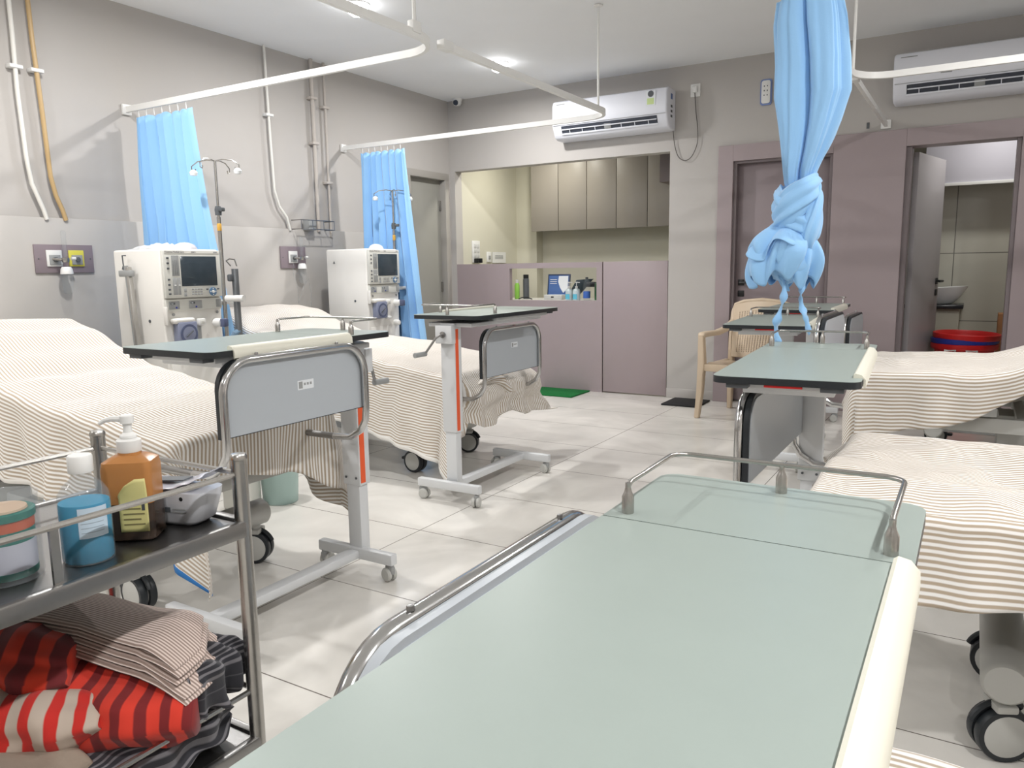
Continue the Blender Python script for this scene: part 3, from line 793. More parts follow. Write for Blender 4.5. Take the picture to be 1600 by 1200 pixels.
# wire bracket
wr = thing('wire_rack', (XL, 4.58, 1.54), 0, 'small wire shelf bracket just above the grey wall panel in the far left bay', 'wire rack')
mb = MB()
mb.tube([(.03, -.18, -.03), (.14, -.18, -.03), (.14, .18, -.03), (.03, .18, -.03)], .004, 6)
mb.tube([(.03, -.18, .04), (.14, -.18, .04), (.14, .18, .04), (.03, .18, .04)], .004, 6)
for y in (-.18, -.06, .06, .18): mb.tube([(.14, y, -.03), (.14, y, .04)], .003, 6)
mb.build('wire_frame', STEEL, wr)
MB().box(.03, .10, -.06, .02, -.035, .05, .004).build('mounting_block', GREYP, wr)

# gas outlet panels with humidifier bottle
def gas_panel(y0, y1, z0, z1, label, yellow, mid):
    X = XL + .03
    t = thing('gas_outlet_panel', (X, (y0 + y1) / 2, (z0 + z1) / 2), 0, label, 'medical gas panel', 'bedside gas outlet panels')
    w, h = (y1 - y0) / 2, (z1 - z0) / 2
    MB().box(0, .012, -w, w, -h, h, .002).build('back_plate', mat('mauve_plate', (134, 122, 128), .45), t)
    def outlet(yc, m, nm):
        o = MB().box(.012, .022, yc - .045, yc + .045, -.045, .05, .003).build(nm, m, t)
        MB().box(.022, .028, yc - .032, yc + .032, -.035, .022, .002).build('outlet_face', GREYP, o)
        MB().lathe([(0, 0), (.014, 0), (.014, .012), (.006, .014), (0, .014)], (.028, yc, -.005), 16, axis='X').build('valve', DGREY, o)
    outlet(-.065 if yellow else -.01, WHITE, 'gas_outlet')
    if yellow: outlet(.065, YEL, 'yellow_outlet')
    for yy in (-w + .02, w - .02): MB().lathe([(0, 0), (.004, 0), (.004, .002), (0, .002)], (.012, yy, 0), 10, axis='X').build('screw', DGREY, t)
    # flowmeter + humidifier
    f = thing('oxygen_flowmeter', (X + .07, (y0 + y1) / 2 + mid, (z0 + z1) / 2), 0, ('clear oxygen flowmeter and bottle hanging on the panel nearer the camera' if yellow else 'clear oxygen flowmeter bottle with coiled tubing on the farther panel'), 'flowmeter', 'oxygen flowmeters')
    f.scale = (1.2, 1.2, 1.2)
    MB().lathe([(0, 0), (.011, 0), (.011, .13), (.007, .135), (0, .135)], (0, 0, .0), 14).build('flow_tube', GLASS, f)
    MB().lathe([(0, 0), (.016, 0), (.018, .01), (.018, .022), (0, .024)], (0, 0, -.018), 14).build('valve_body', CHROME, f)
    MB().tube([(-.055, -.05, 0), (0, -.02, -.005), (0, 0, -.005)], .007, 8).build('probe', CHROME, f)
    MB().lathe([(.0, -.03), (.02, -.03), (.026, -.04), (.029, -.06), (.029, -.065), (0, -.065)], (0, 0, -.01), 20).build('bottle_cap', WHITE, f)
    MB().lathe([(.025, -.065), (.026, -.10), (.024, -.15), (.018, -.16), (0, -.16)], (0, 0, -.01), 20).build('humidifier_bottle', GLASS, f)
    MB().lathe([(0, 0), (.008, 0), (.008, .02), (.0, .02)], (.012, .022, .0), 10, axis='Y').build('flow_knob', WHITE, f)
    if not yellow:
        MB().tube([(0, -.02, -.03), (.01, -.08, -.02), (.02, -.10, -.10), (.02, -.07, -.2), (.0, -.05, -.30), (.0, .0, -.2), (.0, .05, -.14), (.0, .07, -.24), (.0, .05, -.42)], .003, 6).build('tubing', GLASS, f)
    return t
gas_panel(2.42, 2.765, 1.192, 1.357, 'mauve gas panel with a white and a yellow outlet in the near left bay', True, -.03)
gas_panel(4.26, 4.52, 1.205, 1.375, 'mauve gas panel with one white outlet in the far left bay', False, .03)

# ------------------------------------------------------------------ dialysis machines
def machine(loc, label, full=True):
    """local: front face x = 0 looks along +x, body runs to -x, y 0..w"""
    w, D, H = .375, .42, 1.312
    t = thing('dialysis_machine', loc, 0, label, 'dialysis machine', 'dialysis machines between the left beds')
    mb = MB()
    mb.box(-D, 0, 0, w, .34, H, .012, 3)
    mb.box(-D + .02, -.02, .015, w - .015, .12, .34, .008)
    mb.build('machine_body', CREAMP, t)
    mb = MB(); mb.box(-D - .02, .06, .0, w, .085, .12, .01); mb.build('base', FOAMC, t)
    for xx in (-D + .05, .0):
        for yy in (.05, w - .05):
            c = MB().lathe([(0, -.012), (.036, -.012), (.04, -.006), (.04, .006), (.036, .012), (0, .012)], (xx, yy, .041), 20, axis='Y').build('caster', DGREY, t)
    # side details (near side, y = 0)
    MB().prism([(-.345, 1.205), (-.325, 1.205), (-.335, 1.225)], -.002, .0, 'Y').build('warning_mark', DGREY, t)
    MB().lathe([(0, -.003), (.009, -.003), (.009, .0), (0, .0)], (-.13, 0, .92), 14, axis='Y').build('screw_cover', DGREY, t)
    # monitor bezel
    mb = MB(); mb.box(0, .022, .004, w - .004, 1.045, 1.305, .006); bez = mb.build('monitor_bezel', BEZ, t)
    MB().box(.022, .0235, .012, w - .012, 1.288, 1.302).build('bezel_strip', CREAMP, bez)
    scr = MB().box(.0215, .0245, .108, .340, 1.108, 1.272, .001).build('screen', SCREEN, bez)
    F = lambda y, z, x=.0236: frame_m((x, y, z), (0, 1, 0), (0, 0, 1))
    text('Fresenius Medical Care', .0125, TXT, bez, F(.016, 1.291), 'brand_lettering')
    text('4008 S', .0105, TXT, bez, F(.18, 1.291), 'model_lettering')
    MB().box(.0225, .0238, .325, .350, 1.291, 1.297).build('badge', GREYP, bez)
    MB().box(.022, .0245, .052, .098, 1.165, 1.275, .001).build('indicator_panel', GREYP, bez)
    for k in range(3): MB().box(.0245, .0252, .060 + k * .012, .0615 + k * .012, 1.172, 1.25).build('bar_indicator', DGREY, bez)
    MB().box(.022, .0245, .052, .080, 1.062, 1.155, .001).build('indicator_panel', GREYP, bez)
    MB().box(.022, .0245, .084, .099, 1.062, 1.155, .001).build('indicator_panel', GREYP, bez)
    for k, (yy) in enumerate((.060, .086)): MB().box(.0245, .0265, yy, yy + .011, 1.112, 1.118).build('slider', WHITE, bez)
    for k, zz in enumerate((1.262, 1.234, 1.206, 1.146, 1.118, 1.092, 1.068)):
        MB().box(.022, .026, .022, .037, zz - .005, zz + .005, .002).build('side_button', DGREY, bez)
    for r in range(3):
        for c in range(4):
            MB().box(.022, .0255, .168 + c * .0185, .181 + c * .0185, 1.086 - r * .0135, 1.094 - r * .0135, .0015).build('key', GREYP, bez)
    for zz in (1.088, 1.064): MB().box(.022, .0255, .118, .134, zz - .012, zz + .008, .001).build('key', GREYP, bez)
    MB().box(.022, .0255, .262, .276, 1.084, 1.092, .001).build('key', DGREY, bez)
    MB().box(.022, .0255, .335, .349, 1.084, 1.092, .001).build('key', DGREY, bez)
    dl = MB().lathe([(0, .022), (.024, .022), (.024, .027), (.012, .028), (.011, .026), (0, .026)], (0, .305, 1.074), 24, axis='X').build('dial', mat('dial_blue', (90, 120, 150), .4), bez)
    MB().lathe([(0, .026), (.009, .026), (.008, .031), (0, .032)], (0, .305, 1.074), 16, axis='X').build('dial_knob', WHITE, dl)
    for a in range(4):
        y, z = .305 + .017 * math.cos(a * PI / 2), 1.074 + .017 * math.sin(a * PI / 2)
        MB().box(.0268, .0282, y - .003, y + .003, z - .003, z + .003).build('dial_arrow', WHITE, dl)
    # second band
    bd = MB().box(0, .014, .006, w - .006, .975, 1.038, .004).build('display_band', BEZ, t)
    for y0, y1 in ((.022, .088), (.148, .232), (.328, .362)):
        d = MB().box(.014, .0165, y0, y1, .984, 1.028, .001).build('display_module', GREYP, bd)
        if y1 - y0 > .05:
            MB().box(.0165, .0172, y0 + .008, y0 + .038, 1.010, 1.021).build('digits', DGREY, d)
            text('7:00', .010, LABW, d, F(y0 + .01, 1.0115, .0173), 'digit_lettering')
            MB().lathe([(0, .0165), (.005, .0165), (.005, .0185), (0, .0185)], (0, y0 + .045, .993), 12, axis='X').build('button', BLUEP, d)
    MB().box(0, .03, -.006, .004, .90, 1.00, .004).build('tubing_guide', CREAMP, t)
    # blood pump with blue cover
    MB().box(0, .05, .028, .158, .905, .935, .012, 3).build('pump_shelf', CREAMP, t)
    pb = MB().box(0, .055, .045, .165, .785, .915, .010).build('pump_housing', PUMPB, t)
    MB().lathe([(.040, .055), (.052, .055), (.053, .060), (.040, .060)], (0, .105, .848), 32, axis='X').build('pump_ring', PUMPD, pb)
    MB().lathe([(0, .055), (.040, .055), (.040, .060), (0, .062)], (0, .105, .848), 32, axis='X').build('pump_rotor', PUMPB, pb)
    MB().box(.061, .067, -.028, .028, -.003, .003, .002, M=Matrix.Translation((0, .105, .848)) @ Matrix.Rotation(math.radians(35), 4, 'X')).build('rotor_bar', DGREY, pb)
    # clamp column
    cl = MB().box(0, .03, .195, .240, .885, .925, .006).build('clamp_block', WHITE, t)
    MB().box(.028, .033, .205, .228, .895, .915, .003).build('clamp_face', BEZ, cl)
    MB().box(.0, .008, .198, .222, .80, .885, .002).build('tube_channel', GREYP, t)
    MB().box(.0, .028, .19, .245, .775, .795, .006).build('channel_foot', WHITE, t)
    # right hand nozzle with blue connector
    nzl = MB().lathe([(0, 0), (.024, 0), (.024, .04), (.020, .055), (0, .058)], (0, .325, .895), 20, axis='X').build('nozzle', WHITE, t)
    MB().box(.045, .085, .315, .352, .870, .918, .008).build('blue_connector', PUMPD, nzl)
    n2 = MB().lathe([(0, 0), (.022, 0), (.022, .035), (.018, .045), (0, .048)], (0, .315, .74), 20, axis='X').build('nozzle', WHITE, t)
    MB().lathe([(0, 0), (.008, 0), (.009, .004), (0, .004)], (0, .055, .955), 12, axis='X').build('port_ring', GREYP, t)
    MB().lathe([(0, 0), (.008, 0), (.009, .004), (0, .004)], (0, .34, .955), 12, axis='X').build('port_ring', GREYP, t)
    # lower door panel
    MB().box(0, .006, .02, w - .02, .40, .72, .004).build('lower_door', CREAMP, t)
    # lamp hump on top
    mb = MB(); mb.lathe([(.075, 0), (.073, .012), (.058, .030), (.03, .040), (0, .043)], (-.10, .235, H - .002), 32, sx=.6); mb.build('alarm_lamp', mat('lamp_hump', (214, 214, 222), .3), t)
    # side arm
    ar = MB().tube([(-.06, w - .005, 1.005), (-.06, w + .07, 1.005)], .017, 14)
    ar.tube([(-.06, w + .05, 1.005), (-.04, w + .16, 1.006)], .014, 14)
    ar.build('side_arm', WHITE, t)
    return t
m1 = machine((-3.77, 2.607, 0), 'cream dialysis machine beside the nearest left bed, with plastic wrap on top')
m2 = copy_tree(m1); m2.location = (-4.03, 4.545, .03)
m2['label'] = 'cream dialysis machine beside the far left bed, with a bare side'
m2.location.z = 0
m2.scale = (1, 1, 1.026)
# rail with clamp on the near side of the first machine
hr = thing('dialyser_holder', (-3.955, 2.57, 0), 0, 'grey upright rail with clamp standing along the near side of the first machine', 'holder')
MB().tube([(0, 0, .18), (-.03, 0, .70), (-.065, 0, 1.225)], .011, 10).build('rail', GREYP, hr)
MB().box(-.012, .012, -.012, .012, 0, 1.04, .003, M=Matrix.Translation((.022, 0, .18)) @ Matrix.Rotation(math.radians(-3.6), 4, 'Y')).build('rail', mat('rail_light', (176, 174, 170), .3, metal=.8), hr)
MB().box(-.12, -.01, -.014, .014, 1.165, 1.20, .006).build('clamp', GREYP, hr)
MB().tube([(-.085, 0, 1.20), (-.09, 0, 1.28), (-.06, 0, 1.28)], .004, 6).build('hook', DGREY, hr)
MB().box(-.05, .08, -.03, .03, .0, .18, .005).build('floor_block', GREYP, hr)
pw = MB()
def pfn(i, j):
    a, b = i / 29, j / 11
    e = math.sin(PI * a) ** .5 * math.sin(PI * b) ** .5
    return (-.30 + .28 * a, .04 + .20 * b, .006 + e * (.018 + .022 * abs(nz(a * 9, b * 9, 3)) * 2))
pw.grid(30, 12, pfn)
o = pw.build('plastic_wrap', mat('crumpled_plastic', (238, 240, 242), .2, trans=.35, ior=1.2), None, 180, solid=.001); o.location = (-3.84, 2.62, 1.309)
tag(o, 'crumpled clear plastic wrap lying on top of the near dialysis machine', 'plastic wrap')
# dialyser post to the right of each machine
def post(x, y, label, rz=0):
    t = thing('dialyser_post', (x, y, 0), rz, label, 'holder', 'dialyser posts beside the machines')
    MB().box(-.014, .014, -.014, .014, .03, 1.20, .003).build('upright', mat('post_metal', (128, 132, 136), .35, metal=.7), t)
    MB().box(-.10, .10, -.08, .08, .0, .03, .008).build('foot', GREYP, t)
    MB().box(-.03, .0, -.035, .01, 1.13, 1.17, .008).build('clamp_knob', DGREY, t)
    MB().tube([(-.02, -.01, 1.215), (-.03, -.03, 1.245), (.0, -.03, 1.255), (.04, -.03, 1.25), (.03, -.01, 1.215)], .004, 6).build('hook', STEEL, t)
    MB().tube([(-.05, -.03, 1.035), (.06, .0, 1.035)], .018, 14).build('arm_collar', WHITE, t)
    MB().tube([(0, 0, .85), (0, -.03, .84), (-.02, -.04, .80)], .016, 10).build('ribbed_hose', mat('hose_blue', (110, 136, 160), .4), t)
    return t
post(-3.57, 2.93, 'grey metal post with hooks standing right of the near dialysis machine')

def iv_pole(loc, label, rz):
    t = thing('iv_pole', loc, rz, label, 'IV pole', 'drip poles behind the dialysis machines')
    MB().tube([(0, 0, .02), (0, 0, 1.50)], .0115, 12).build('lower_pole', CHROME, t)
    MB().tube([(0, 0, 1.50), (0, 0, 1.82)], .0075, 10).build('upper_pole', CHROME, t)
    k = MB().lathe([(0, -.03), (.018, -.03), (.020, 0), (.016, .02), (0, .02)], (0, 0, 1.54), 16)
    k.box(0, .045, -.014, .014, 1.53, 1.552, .005); k.build('height_knob', DGREY, t)
    MB().lathe([(.0118, 0), (.0128, .002), (.0128, .04), (.0118, .042)], (0, 0, 1.42), 12).build('tape_ring', mat('amber_tape', (206, 160, 70), .4), t)
    MB().lathe([(0, 0), (.16, 0), (.15, .03), (.02, .05), (0, .05)], (0, 0, .0), 24).build('base', DGREY, t)
    for a in range(4):
        an = math.radians(a * 90 + 20); c, s = math.cos(an), math.sin(an)
        q = MB(); q.tube([(0, 0, 1.815), (c * .05, s * .05, 1.822), (c * .11, s * .11, 1.815), (c * .15, s * .15, 1.79), (c * .15, s * .15, 1.765), (c * .13, s * .13, 1.76), (c * .125, s * .125, 1.775)], .0035, 6)
        h = q.build('hook', CHROME, t)
        if a in (0, 2):
            cl = MB().lathe([(0, 0), (.02, .004), (.024, .02), (.012, .035), (0, .037)], (c * .14, s * .14, 1.735), 10).build('clear_clip', mat('clip_plastic', (232, 236, 238), .3), h)
    return t
iv_pole((-3.80, 3.03, 0), 'chrome drip pole with four hooks behind the near dialysis machine', 0)
iv_pole((-4.11, 4.985, 0), 'chrome drip pole with hooks behind the far dialysis machine', .5)
# rest of ring arms
# ------------------------------------------------------------------ beds
def caster_big(parent, x, y, brake=True, s=1, turn=0):
    M = Matrix.Translation((x, y, 0)) @ Matrix.Rotation(turn, 4, 'Z')
    R = .066
    def T(mb, nm, m, par): 
        o = mb.build(nm, m, par); return o
    w = MB(); w.lathe([(R - .012, -.013), (R - .002, -.013), (R, -.008), (R, .008), (R - .002, .013), (R - .012, .013)], (0, -.018, R), 32, axis='Y')
    w.lathe([(R - .012, -.013), (R - .002, -.013), (R, -.008), (R, .008), (R - .002, .013), (R - .012, .013)], (0, .018, R), 32, axis='Y')
    bmesh.ops.transform(w.bm, matrix=M, verts=w.bm.verts[:]); c = w.build('caster', EDGE, parent)
    d = MB()
    for yy in (-.018, .018): d.lathe([(0, -.0145), (R - .016, -.0145), (R - .012, -.012), (R - .012, .012), (R - .016, .0145), (0, .0145)], (0, yy, R), 32, axis='Y')
    bmesh.ops.transform(d.bm, matrix=M, verts=d.bm.verts[:]); d.build('wheel_disc', FOAMC, c)
    f = MB()
    f.lathe([(0, 0), (.022, 0), (.022, .045), (0, .045)], (0.0, 0, .135), 16)
    f.box(-.02, .03, -.036, .036, .125, .145, .006)
    bmesh.ops.transform(f.bm, matrix=M, verts=f.bm.verts[:]); f.build('swivel_fork', FOAMC, c)
    g = MB()
    g.tube([(.0 + (R + .008) * math.cos(a), 0, R + (R + .008) * math.sin(a)) for a in [math.radians(20 + 8 * k) for k in range(14)]], .009, 8)
    if brake: g.box(-.095, -.065, -.02, .02, .065, .085, .008)
    bmesh.ops.transform(g.bm, matrix=M, verts=g.bm.verts[:]); g.build('fender', EDGE, c)

def bed(loc, rz, label, xf, yc_fb, ztop, z_m, L, W, base_x, base_y, base_half, fbw=.62, prof=None, r=.0125, edge=None, fbh=.28):
    """local frame: foot towards +x, origin on the floor under the foot end of the mattress centre; xf = footboard offset from origin"""
    t = thing('hospital_bed', loc, rz, label, 'hospital bed', 'hospital beds in the dialysis ward')
    # frame and mattress
    fr = MB()
    for s in (-1, 1): fr.box(-L, -.02, s * (W / 2 - .07) - .02, s * (W / 2 - .07) + .02, z_m - .20, z_m - .14, .004)
    for xx in (-L + .02, -L * .6, -L * .3, -.06): fr.box(xx - .02, xx + .02, -W / 2 + .06, W / 2 - .06, z_m - .20, z_m - .15, .004)
    fr.build('bed_frame', FOAMC, t)
    # mattress follows the same profile
    mt = MB()
    N = 40
    top = []
    for i in range(N + 1):
        x = -L + L * i / N
        top.append((x, (prof(x) if prof else z_m) - .012))
    poly = top + [(x, z - .10) for x, z in top[::-1]]
    mt.prism(poly, -W / 2 + .02, W / 2 - .02, 'Y', .02, 2)
    mt.build('mattress', MATTR, t)
    # backrest support when raised
    if prof and prof(-L) > z_m + .1:
        MB().tube([(-L * .62, 0, z_m - .17), (-L * .85, 0, prof(-L * .85) - .13)], .02, 10).build('backrest_strut', STEEL, t)
    # columns and base
    for xx in (base_x - .25, base_x - .95):
        MB().box(xx - .07, xx + .07, base_y - .09, base_y + .09, .20, z_m - .17, .01).build('lift_column', FOAMC, t)

    bb = MB(); bb.box(base_x - 1.25, base_x - .02, base_y - .10, base_y + .10, .155, .22, .015); bb.build('base_cover', PCOAT, t)
    for xx in (base_x, base_x - 1.25):
        MB().lathe([(0, -base_half - .03), (.044, -base_half - .03), (.052, -base_half - .02), (.052, base_half + .02), (.044, base_half + .03), (0, base_half + .03)], (xx, base_y, .205), 28, axis='Y').build('cross_tube', FOAMC, t)
        for s in (-1, 1): caster_big(t, xx, base_y + s * (base_half - .02), s < 0, turn=.25 * s + .2)
    # footboard: bent tube, laminate panel with a dark edge
    hw = fbw / 2
    zb = ztop - fbh
    cr = .10
    y0, y1 = yc_fb - hw, yc_fb + hw
    pts = []
    def add(y, z, x=xf): pts.append((x, y, z))
    lo = zb - .10
    low = [(xf - .16, lo - .02), (xf - .08, lo - .015), (xf - .03, lo + .015), (xf - .005, lo + .055)]
    for xx, z in low: add(y0, z, xx)
    add(y0, zb); 
    for a, b in arc(y0 + cr, ztop - r - cr, cr, 180, 90, 8): add(a, b)
    for a, b in arc(y1 - cr, ztop - r - cr, cr, 90, 0, 8): add(a, b)
    add(y1, zb)
    for xx, z in low[::-1]: add(y1, z, xx)
    fb = MB().tube(pts, r, 14).build('footboard', STEELP, t)
    po = [(y0 - .004, zb), (y0 - .004, ztop - .10)] + arc(y0 + .081, ztop - .094, .085, 180, 90, 6) + arc(y1 - .081, ztop - .094, .085, 90, 0, 6) + [(y1 + .004, ztop - .10), (y1 + .004, zb)]
    MB().prism(po, xf - .031, xf - .014, 'X').build('panel_edge_band', edge or EDGE, fb)
    pi = [(y0 + .004, zb + .003)] + arc(y0 + .081, ztop - .098, .077, 180, 90, 6) + arc(y1 - .081, ztop - .098, .077, 90, 0, 6) + [(y1 - .004, zb + .003)]
    MB().prism(pi, xf - .0335, xf - .0115, 'X').build('footboard_panel', PANELB, fb)
    for yy in (y0 + .13, y1 - .13):
        MB().lathe([(0, 0), (.006, 0), (.005, .006), (0, .007)], (xf - .002, yy, ztop - .0005), 10).build('bolt', STEEL, fb)
    st = MB().box(xf - .0115, xf - .0108, yc_fb - .005, yc_fb + .065, ztop - .135, ztop - .105).build('sticker', LABW, fb)
    q = MB(); q.box(xf - .0108, xf - .0104, yc_fb + .000, yc_fb + .016, ztop - .131, ztop - .109)
    for k in range(3): q.box(xf - .0108, xf - .0104, yc_fb + .022 + k * .013, yc_fb + .030 + k * .013, ztop - .122, ztop - .114)
    q.build('sticker_print', GREYP, fb)
    for s in (-1, 1):
        MB().tube([(-.22, s * (W / 2 - .09), z_m - .17), (-.16, s * (W / 2 - .09), lo - .02), (-.06, yc_fb + s * hw, lo - .02), (xf - .16, yc_fb + s * hw, lo - .02)], .0124, 10).build('footboard_bracket', STEEL, t)
    return t

def sheet(loc, rz, label, L, W, zp, near, far, foot, seed, cloth=SHEET, hemblue=False, wr=1.0, flare=.10, tuck=None, name='bed_sheet', fold=1.0, cornk=.35, shear=0.0):
    """draped sheet in bed local frame; near/far/foot give the overhang in metres along the edge"""
    root = thing(name, loc, rz, label, 'bed sheet', 'striped sheets on the beds')
    mb = MB(uv=True)
    nx_t, nx_o = int(L / .022), 16
    ny_t, ny_o = int(W / .022), 22
    NXX, NYY = nx_t + nx_o, ny_t + 2 * ny_o
    R = .035
    def drop(s):
        if s < R * PI / 2: return R * math.sin(s / R), R * (1 - math.cos(s / R))
        q = s - R * PI / 2
        return R, R + q
    def P(i, j):
        over_x = over_y = 0.0; sg = 0
        if i <= nx_t: x = -L + L * i / nx_t
        else: x = 0
        if j < ny_o:
            sg = -1; y = -W / 2; over_y = (ny_o - j) / ny_o * near(x)
        elif j > ny_o + ny_t:
            sg = 1; y = W / 2; over_y = (j - ny_o - ny_t) / ny_o * far(x)
        else: y = -W / 2 + W * (j - ny_o) / ny_t
        if i > nx_t: over_x = (i - nx_t) / nx_o * foot(y)
        r = math.hypot(over_x, over_y)
        zt = zp(x)
        e = 1 - (abs(y) / (W / 2)) ** 6 * .5
        wz = wr * (.010 * nz(x * 2.2 + seed, y * 3.2, seed) + .006 * nz(x * 7, y * 5 + seed, 2) + .0035 * nz(x * 14 + 5 * y, y * 9, seed + 4))
        wz += wr * .006 * max(0, math.sin((x * 1.3 + y * 2.1) * 5 + 3 * nz(x * 2, y * 2, seed))) ** 3
        zt += (wz + .006) * e
        ua, vb = x + over_x, (y + sg * over_y) + shear * (x + over_x)
        if r < 1e-6: return Vector((x, y, zt)), (ua, vb)
        ox, dz = drop(r)
        dx, dy = over_x / r, sg * over_y / r
        q = max(0.0, r - R * PI / 2)
        corner = 4 * (dx * dx) * (dy * dy)
        along = (x if over_y > 0 else 0) - (y if over_x > 0 else 0)
        fl = flare * (1 + .7 * nz(along * 2.5 + seed, 1.7, seed)) + cornk * corner
        k = fold * min(1, q / .25)
        ripple = .022 * math.sin(along * 17 + 2.5 * nz(along * 2, q * 2, seed)) + .012 * math.sin(along * 41 + seed + 2 * nz(along * 3, q, seed)) + .010 * nz(along * 9, q * 9, seed)
        out = ox + fl * q + k * ripple * (1 - corner * .6)
        zz = zt - dz * (math.cos(min(.9, fl)) if q > 0 else 1)
        out = max(out, .006)
        zz += .006 * nz(along * 8, q * 5, seed)
        p = Vector((x + dx * out, y + dy * out, max(.03, zz)))
        if tuck: p = tuck(p, over_x, over_y, x, y, q)
        return p, (ua, vb)
    cache = {}
    def get(i, j):
        if (i, j) not in cache: cache[(i, j)] = P(i, j)
        return cache[(i, j)]
    mb.grid(NXX + 1, NYY + 1, lambda i, j: get(i, j)[0], lambda i, j: get(i, j)[1])
    for f in mb.bm.faces:
        pass
    # hem faces: last row of cells on the near side
    mb.bm.faces.ensure_lookup_table()
    idx = 0
    for i in range(NXX):
        for j in range(NYY):
            f = mb.bm.faces[idx]; idx += 1
            if j == 0 and hemblue:
                f.material_index = 2 if (nx_t - 34 < i < nx_t - 20 or nx_t - 5 < i < nx_t + 7) else 1
            elif j == 0: f.material_index = 1
    o = mb.build('cloth', [cloth, HEMW, HEMB], root, smooth=180, solid=.002)
    return root

# near left bed
def prof1(x):
    return interp([(-2.45, .925), (-2.0, .955), (-1.74, .958), (-1.55, .915), (-1.31, .828), (-1.09, .755), (-.6, .695), (0, .645)], x)
bed((-2.17, 1.83, 0), 0, 'hospital bed nearest on the left, under a striped sheet, with crank table at its foot', .335, -.095, .937, .62, 2.45, .64, -.30, -.05, .28, fbw=.60, fbh=.240, prof=lambda x: prof1(x) - .008)
def tuck1(p, ox, oy, x, y, q):
    if oy > 0 and y < 0:
        k = sstep(-.35, 0, x) * min(1, q / .25)
        p.y += .05 * k
        if ox > 0: p.x += .10 * min(1, q / .3); p.z = max(.14, p.z - .08 * min(1, q / .3))
    return p
sheet((-2.17, 1.83, 0), 0, 'cream sheet with beige stripes draped over the nearest left bed', 2.45, .67, prof1,
      near=lambda x: interp([(-2.4, .38), (-1.4, .38), (-.5, .36), (-.2, .42), (0, .46)], x), far=lambda x: .32 + .12 * sstep(-.3, 0, x), foot=lambda y: .21 + .03 * math.sin(y * 9) + .13 * sstep(.1, .36, y), seed=2.3, hemblue=True, flare=.04, cornk=.12, tuck=tuck1, shear=.10)
# far left bed
def prof2(x):
    return interp([(-2.2, .925), (-1.95, .925), (-1.75, .90), (-1.5, .80), (-1.2, .725), (-.7, .70), (-.3, .64), (0, .60)], x)
def tuck2(p, ox, oy, x, y, q):
    if ox > 0 and y > -.30:
        p.z = max(p.z, .30 + .03 * math.sin(y * 14)); p.x += .06 * math.sin(min(1, q / .2) * PI) + .02 * nz(y * 12, q * 12, 2)
    return p
bed((-2.47, 3.79, 0), 0, 'hospital bed farther on the left, sheet hanging low on its near side', .20, .0, .86, .60, 2.18, .78, -.30, -.03, .30, prof=lambda x: prof2(x) - .008)
sheet((-2.47, 3.79, 0), 0, 'cream sheet with beige stripes hanging deep over the far left bed, bunched at the foot', 2.18, .80, prof2,
      near=lambda x: interp([(-2.2, .40), (-1.0, .42), (-.6, .44), (-.35, .46), (0, .50)], x), far=lambda x: .32, foot=lambda y: .38, seed=6.1, tuck=tuck2, flare=.16, fold=.7)
# bunched cloth under the far footboard
kn = MB(uv=True)
def kfn(i, j):
    a = 2 * PI * i / 60; b = j / 40
    r = .055 * math.sin(PI * (.05 + .9 * b)) ** .7 * (1 + .25 * math.sin(3 * a + 5 * b) + .22 * nz(math.cos(a) * 2, math.sin(a) * 2, b * 7))
    return (.02 + r * math.cos(a), -.20 + .52 * b + .03 * math.sin(b * 7), .50 + r * math.sin(a) * 1.1 + .035 * math.sin(b * 5 + .5))
kn.grid(60, 41, kfn, lambda i, j: (j / 40 * .55, i / 60 * .36), wrapu=True)
o = kn.build('rolled_cloth', SHEET, None, 180); o.location = (-2.43, 3.80, 0); tag(o, 'rolled up end of striped cloth bunched behind the far left footboard', 'cloth')

# right side beds (foot to -x)
def flat(z, rise=.0, x0=-.7):
    return lambda x: z + rise * sstep(x0, x0 - .7, x)
p4 = flat(.61, .22, -.75)
bed((-.30, 2.34, 0), PI, 'hospital bed right of the middle aisle, sheet nearly filling the right edge', .262, -.26, .815, .60, 2.0, .80, -.42, .09, .22, fbw=.80, fbh=.268, prof=lambda x: p4(x) - .008)
sheet((-.30, 2.34, 0), PI, 'cream striped sheet filling the right edge behind the big foreground table', 2.0, .84, p4,
      near=lambda x: .20, far=lambda x: interp([(-2, .22), (-.5, .20), (-.2, .22), (0, .24)], x), foot=lambda y: .16, seed=9.4, flare=.42, wr=2.4)
p5 = flat(.722, .25, -.42)
bed((-.40, 3.97, 0), PI, 'second hospital bed on the right, behind the table with the ivory pad', .20, .0, .945, .69, 2.0, .84, -.34, 0, .28, prof=lambda x: p5(x) - .008)
sheet((-.40, 3.97, 0), PI, 'cream striped sheet on the second bed on the right, below the stacked tubs', 2.0, .86, p5,
      near=lambda x: .3, far=lambda x: interp([(-2, .16), (-1.0, .14), (-.62, .12), (-.3, .24), (0, .30)], x), foot=lambda y: .20, seed=12.7, flare=.10, wr=2.0, cornk=.06, fold=1.6)
p6 = flat(.52)
bed((-.50, 5.36, 0), PI, 'low hospital bed farthest on the right, only its footboard showing behind the table', .17, .0, .865, .50, 2.0, .80, -.34, 0, .28, prof=lambda x: .5)
p7 = flat(.50, .0)
bed((-.40, .76, 0), PI, 'hospital bed in the foreground, its steel footboard rim showing left of the big table', .175, -.14, .765, .475, 1.9, .72, -.34, 0, .26, fbw=.66, prof=lambda x: .488, r=.0165, edge=PANELB)
sheet((-.40, .76, 0), PI, 'cream striped sheet showing in the bottom right corner under the big table', 1.9, .70, p7,
      near=lambda x: .08, far=lambda x: .10, foot=lambda y: .10, seed=17.3)

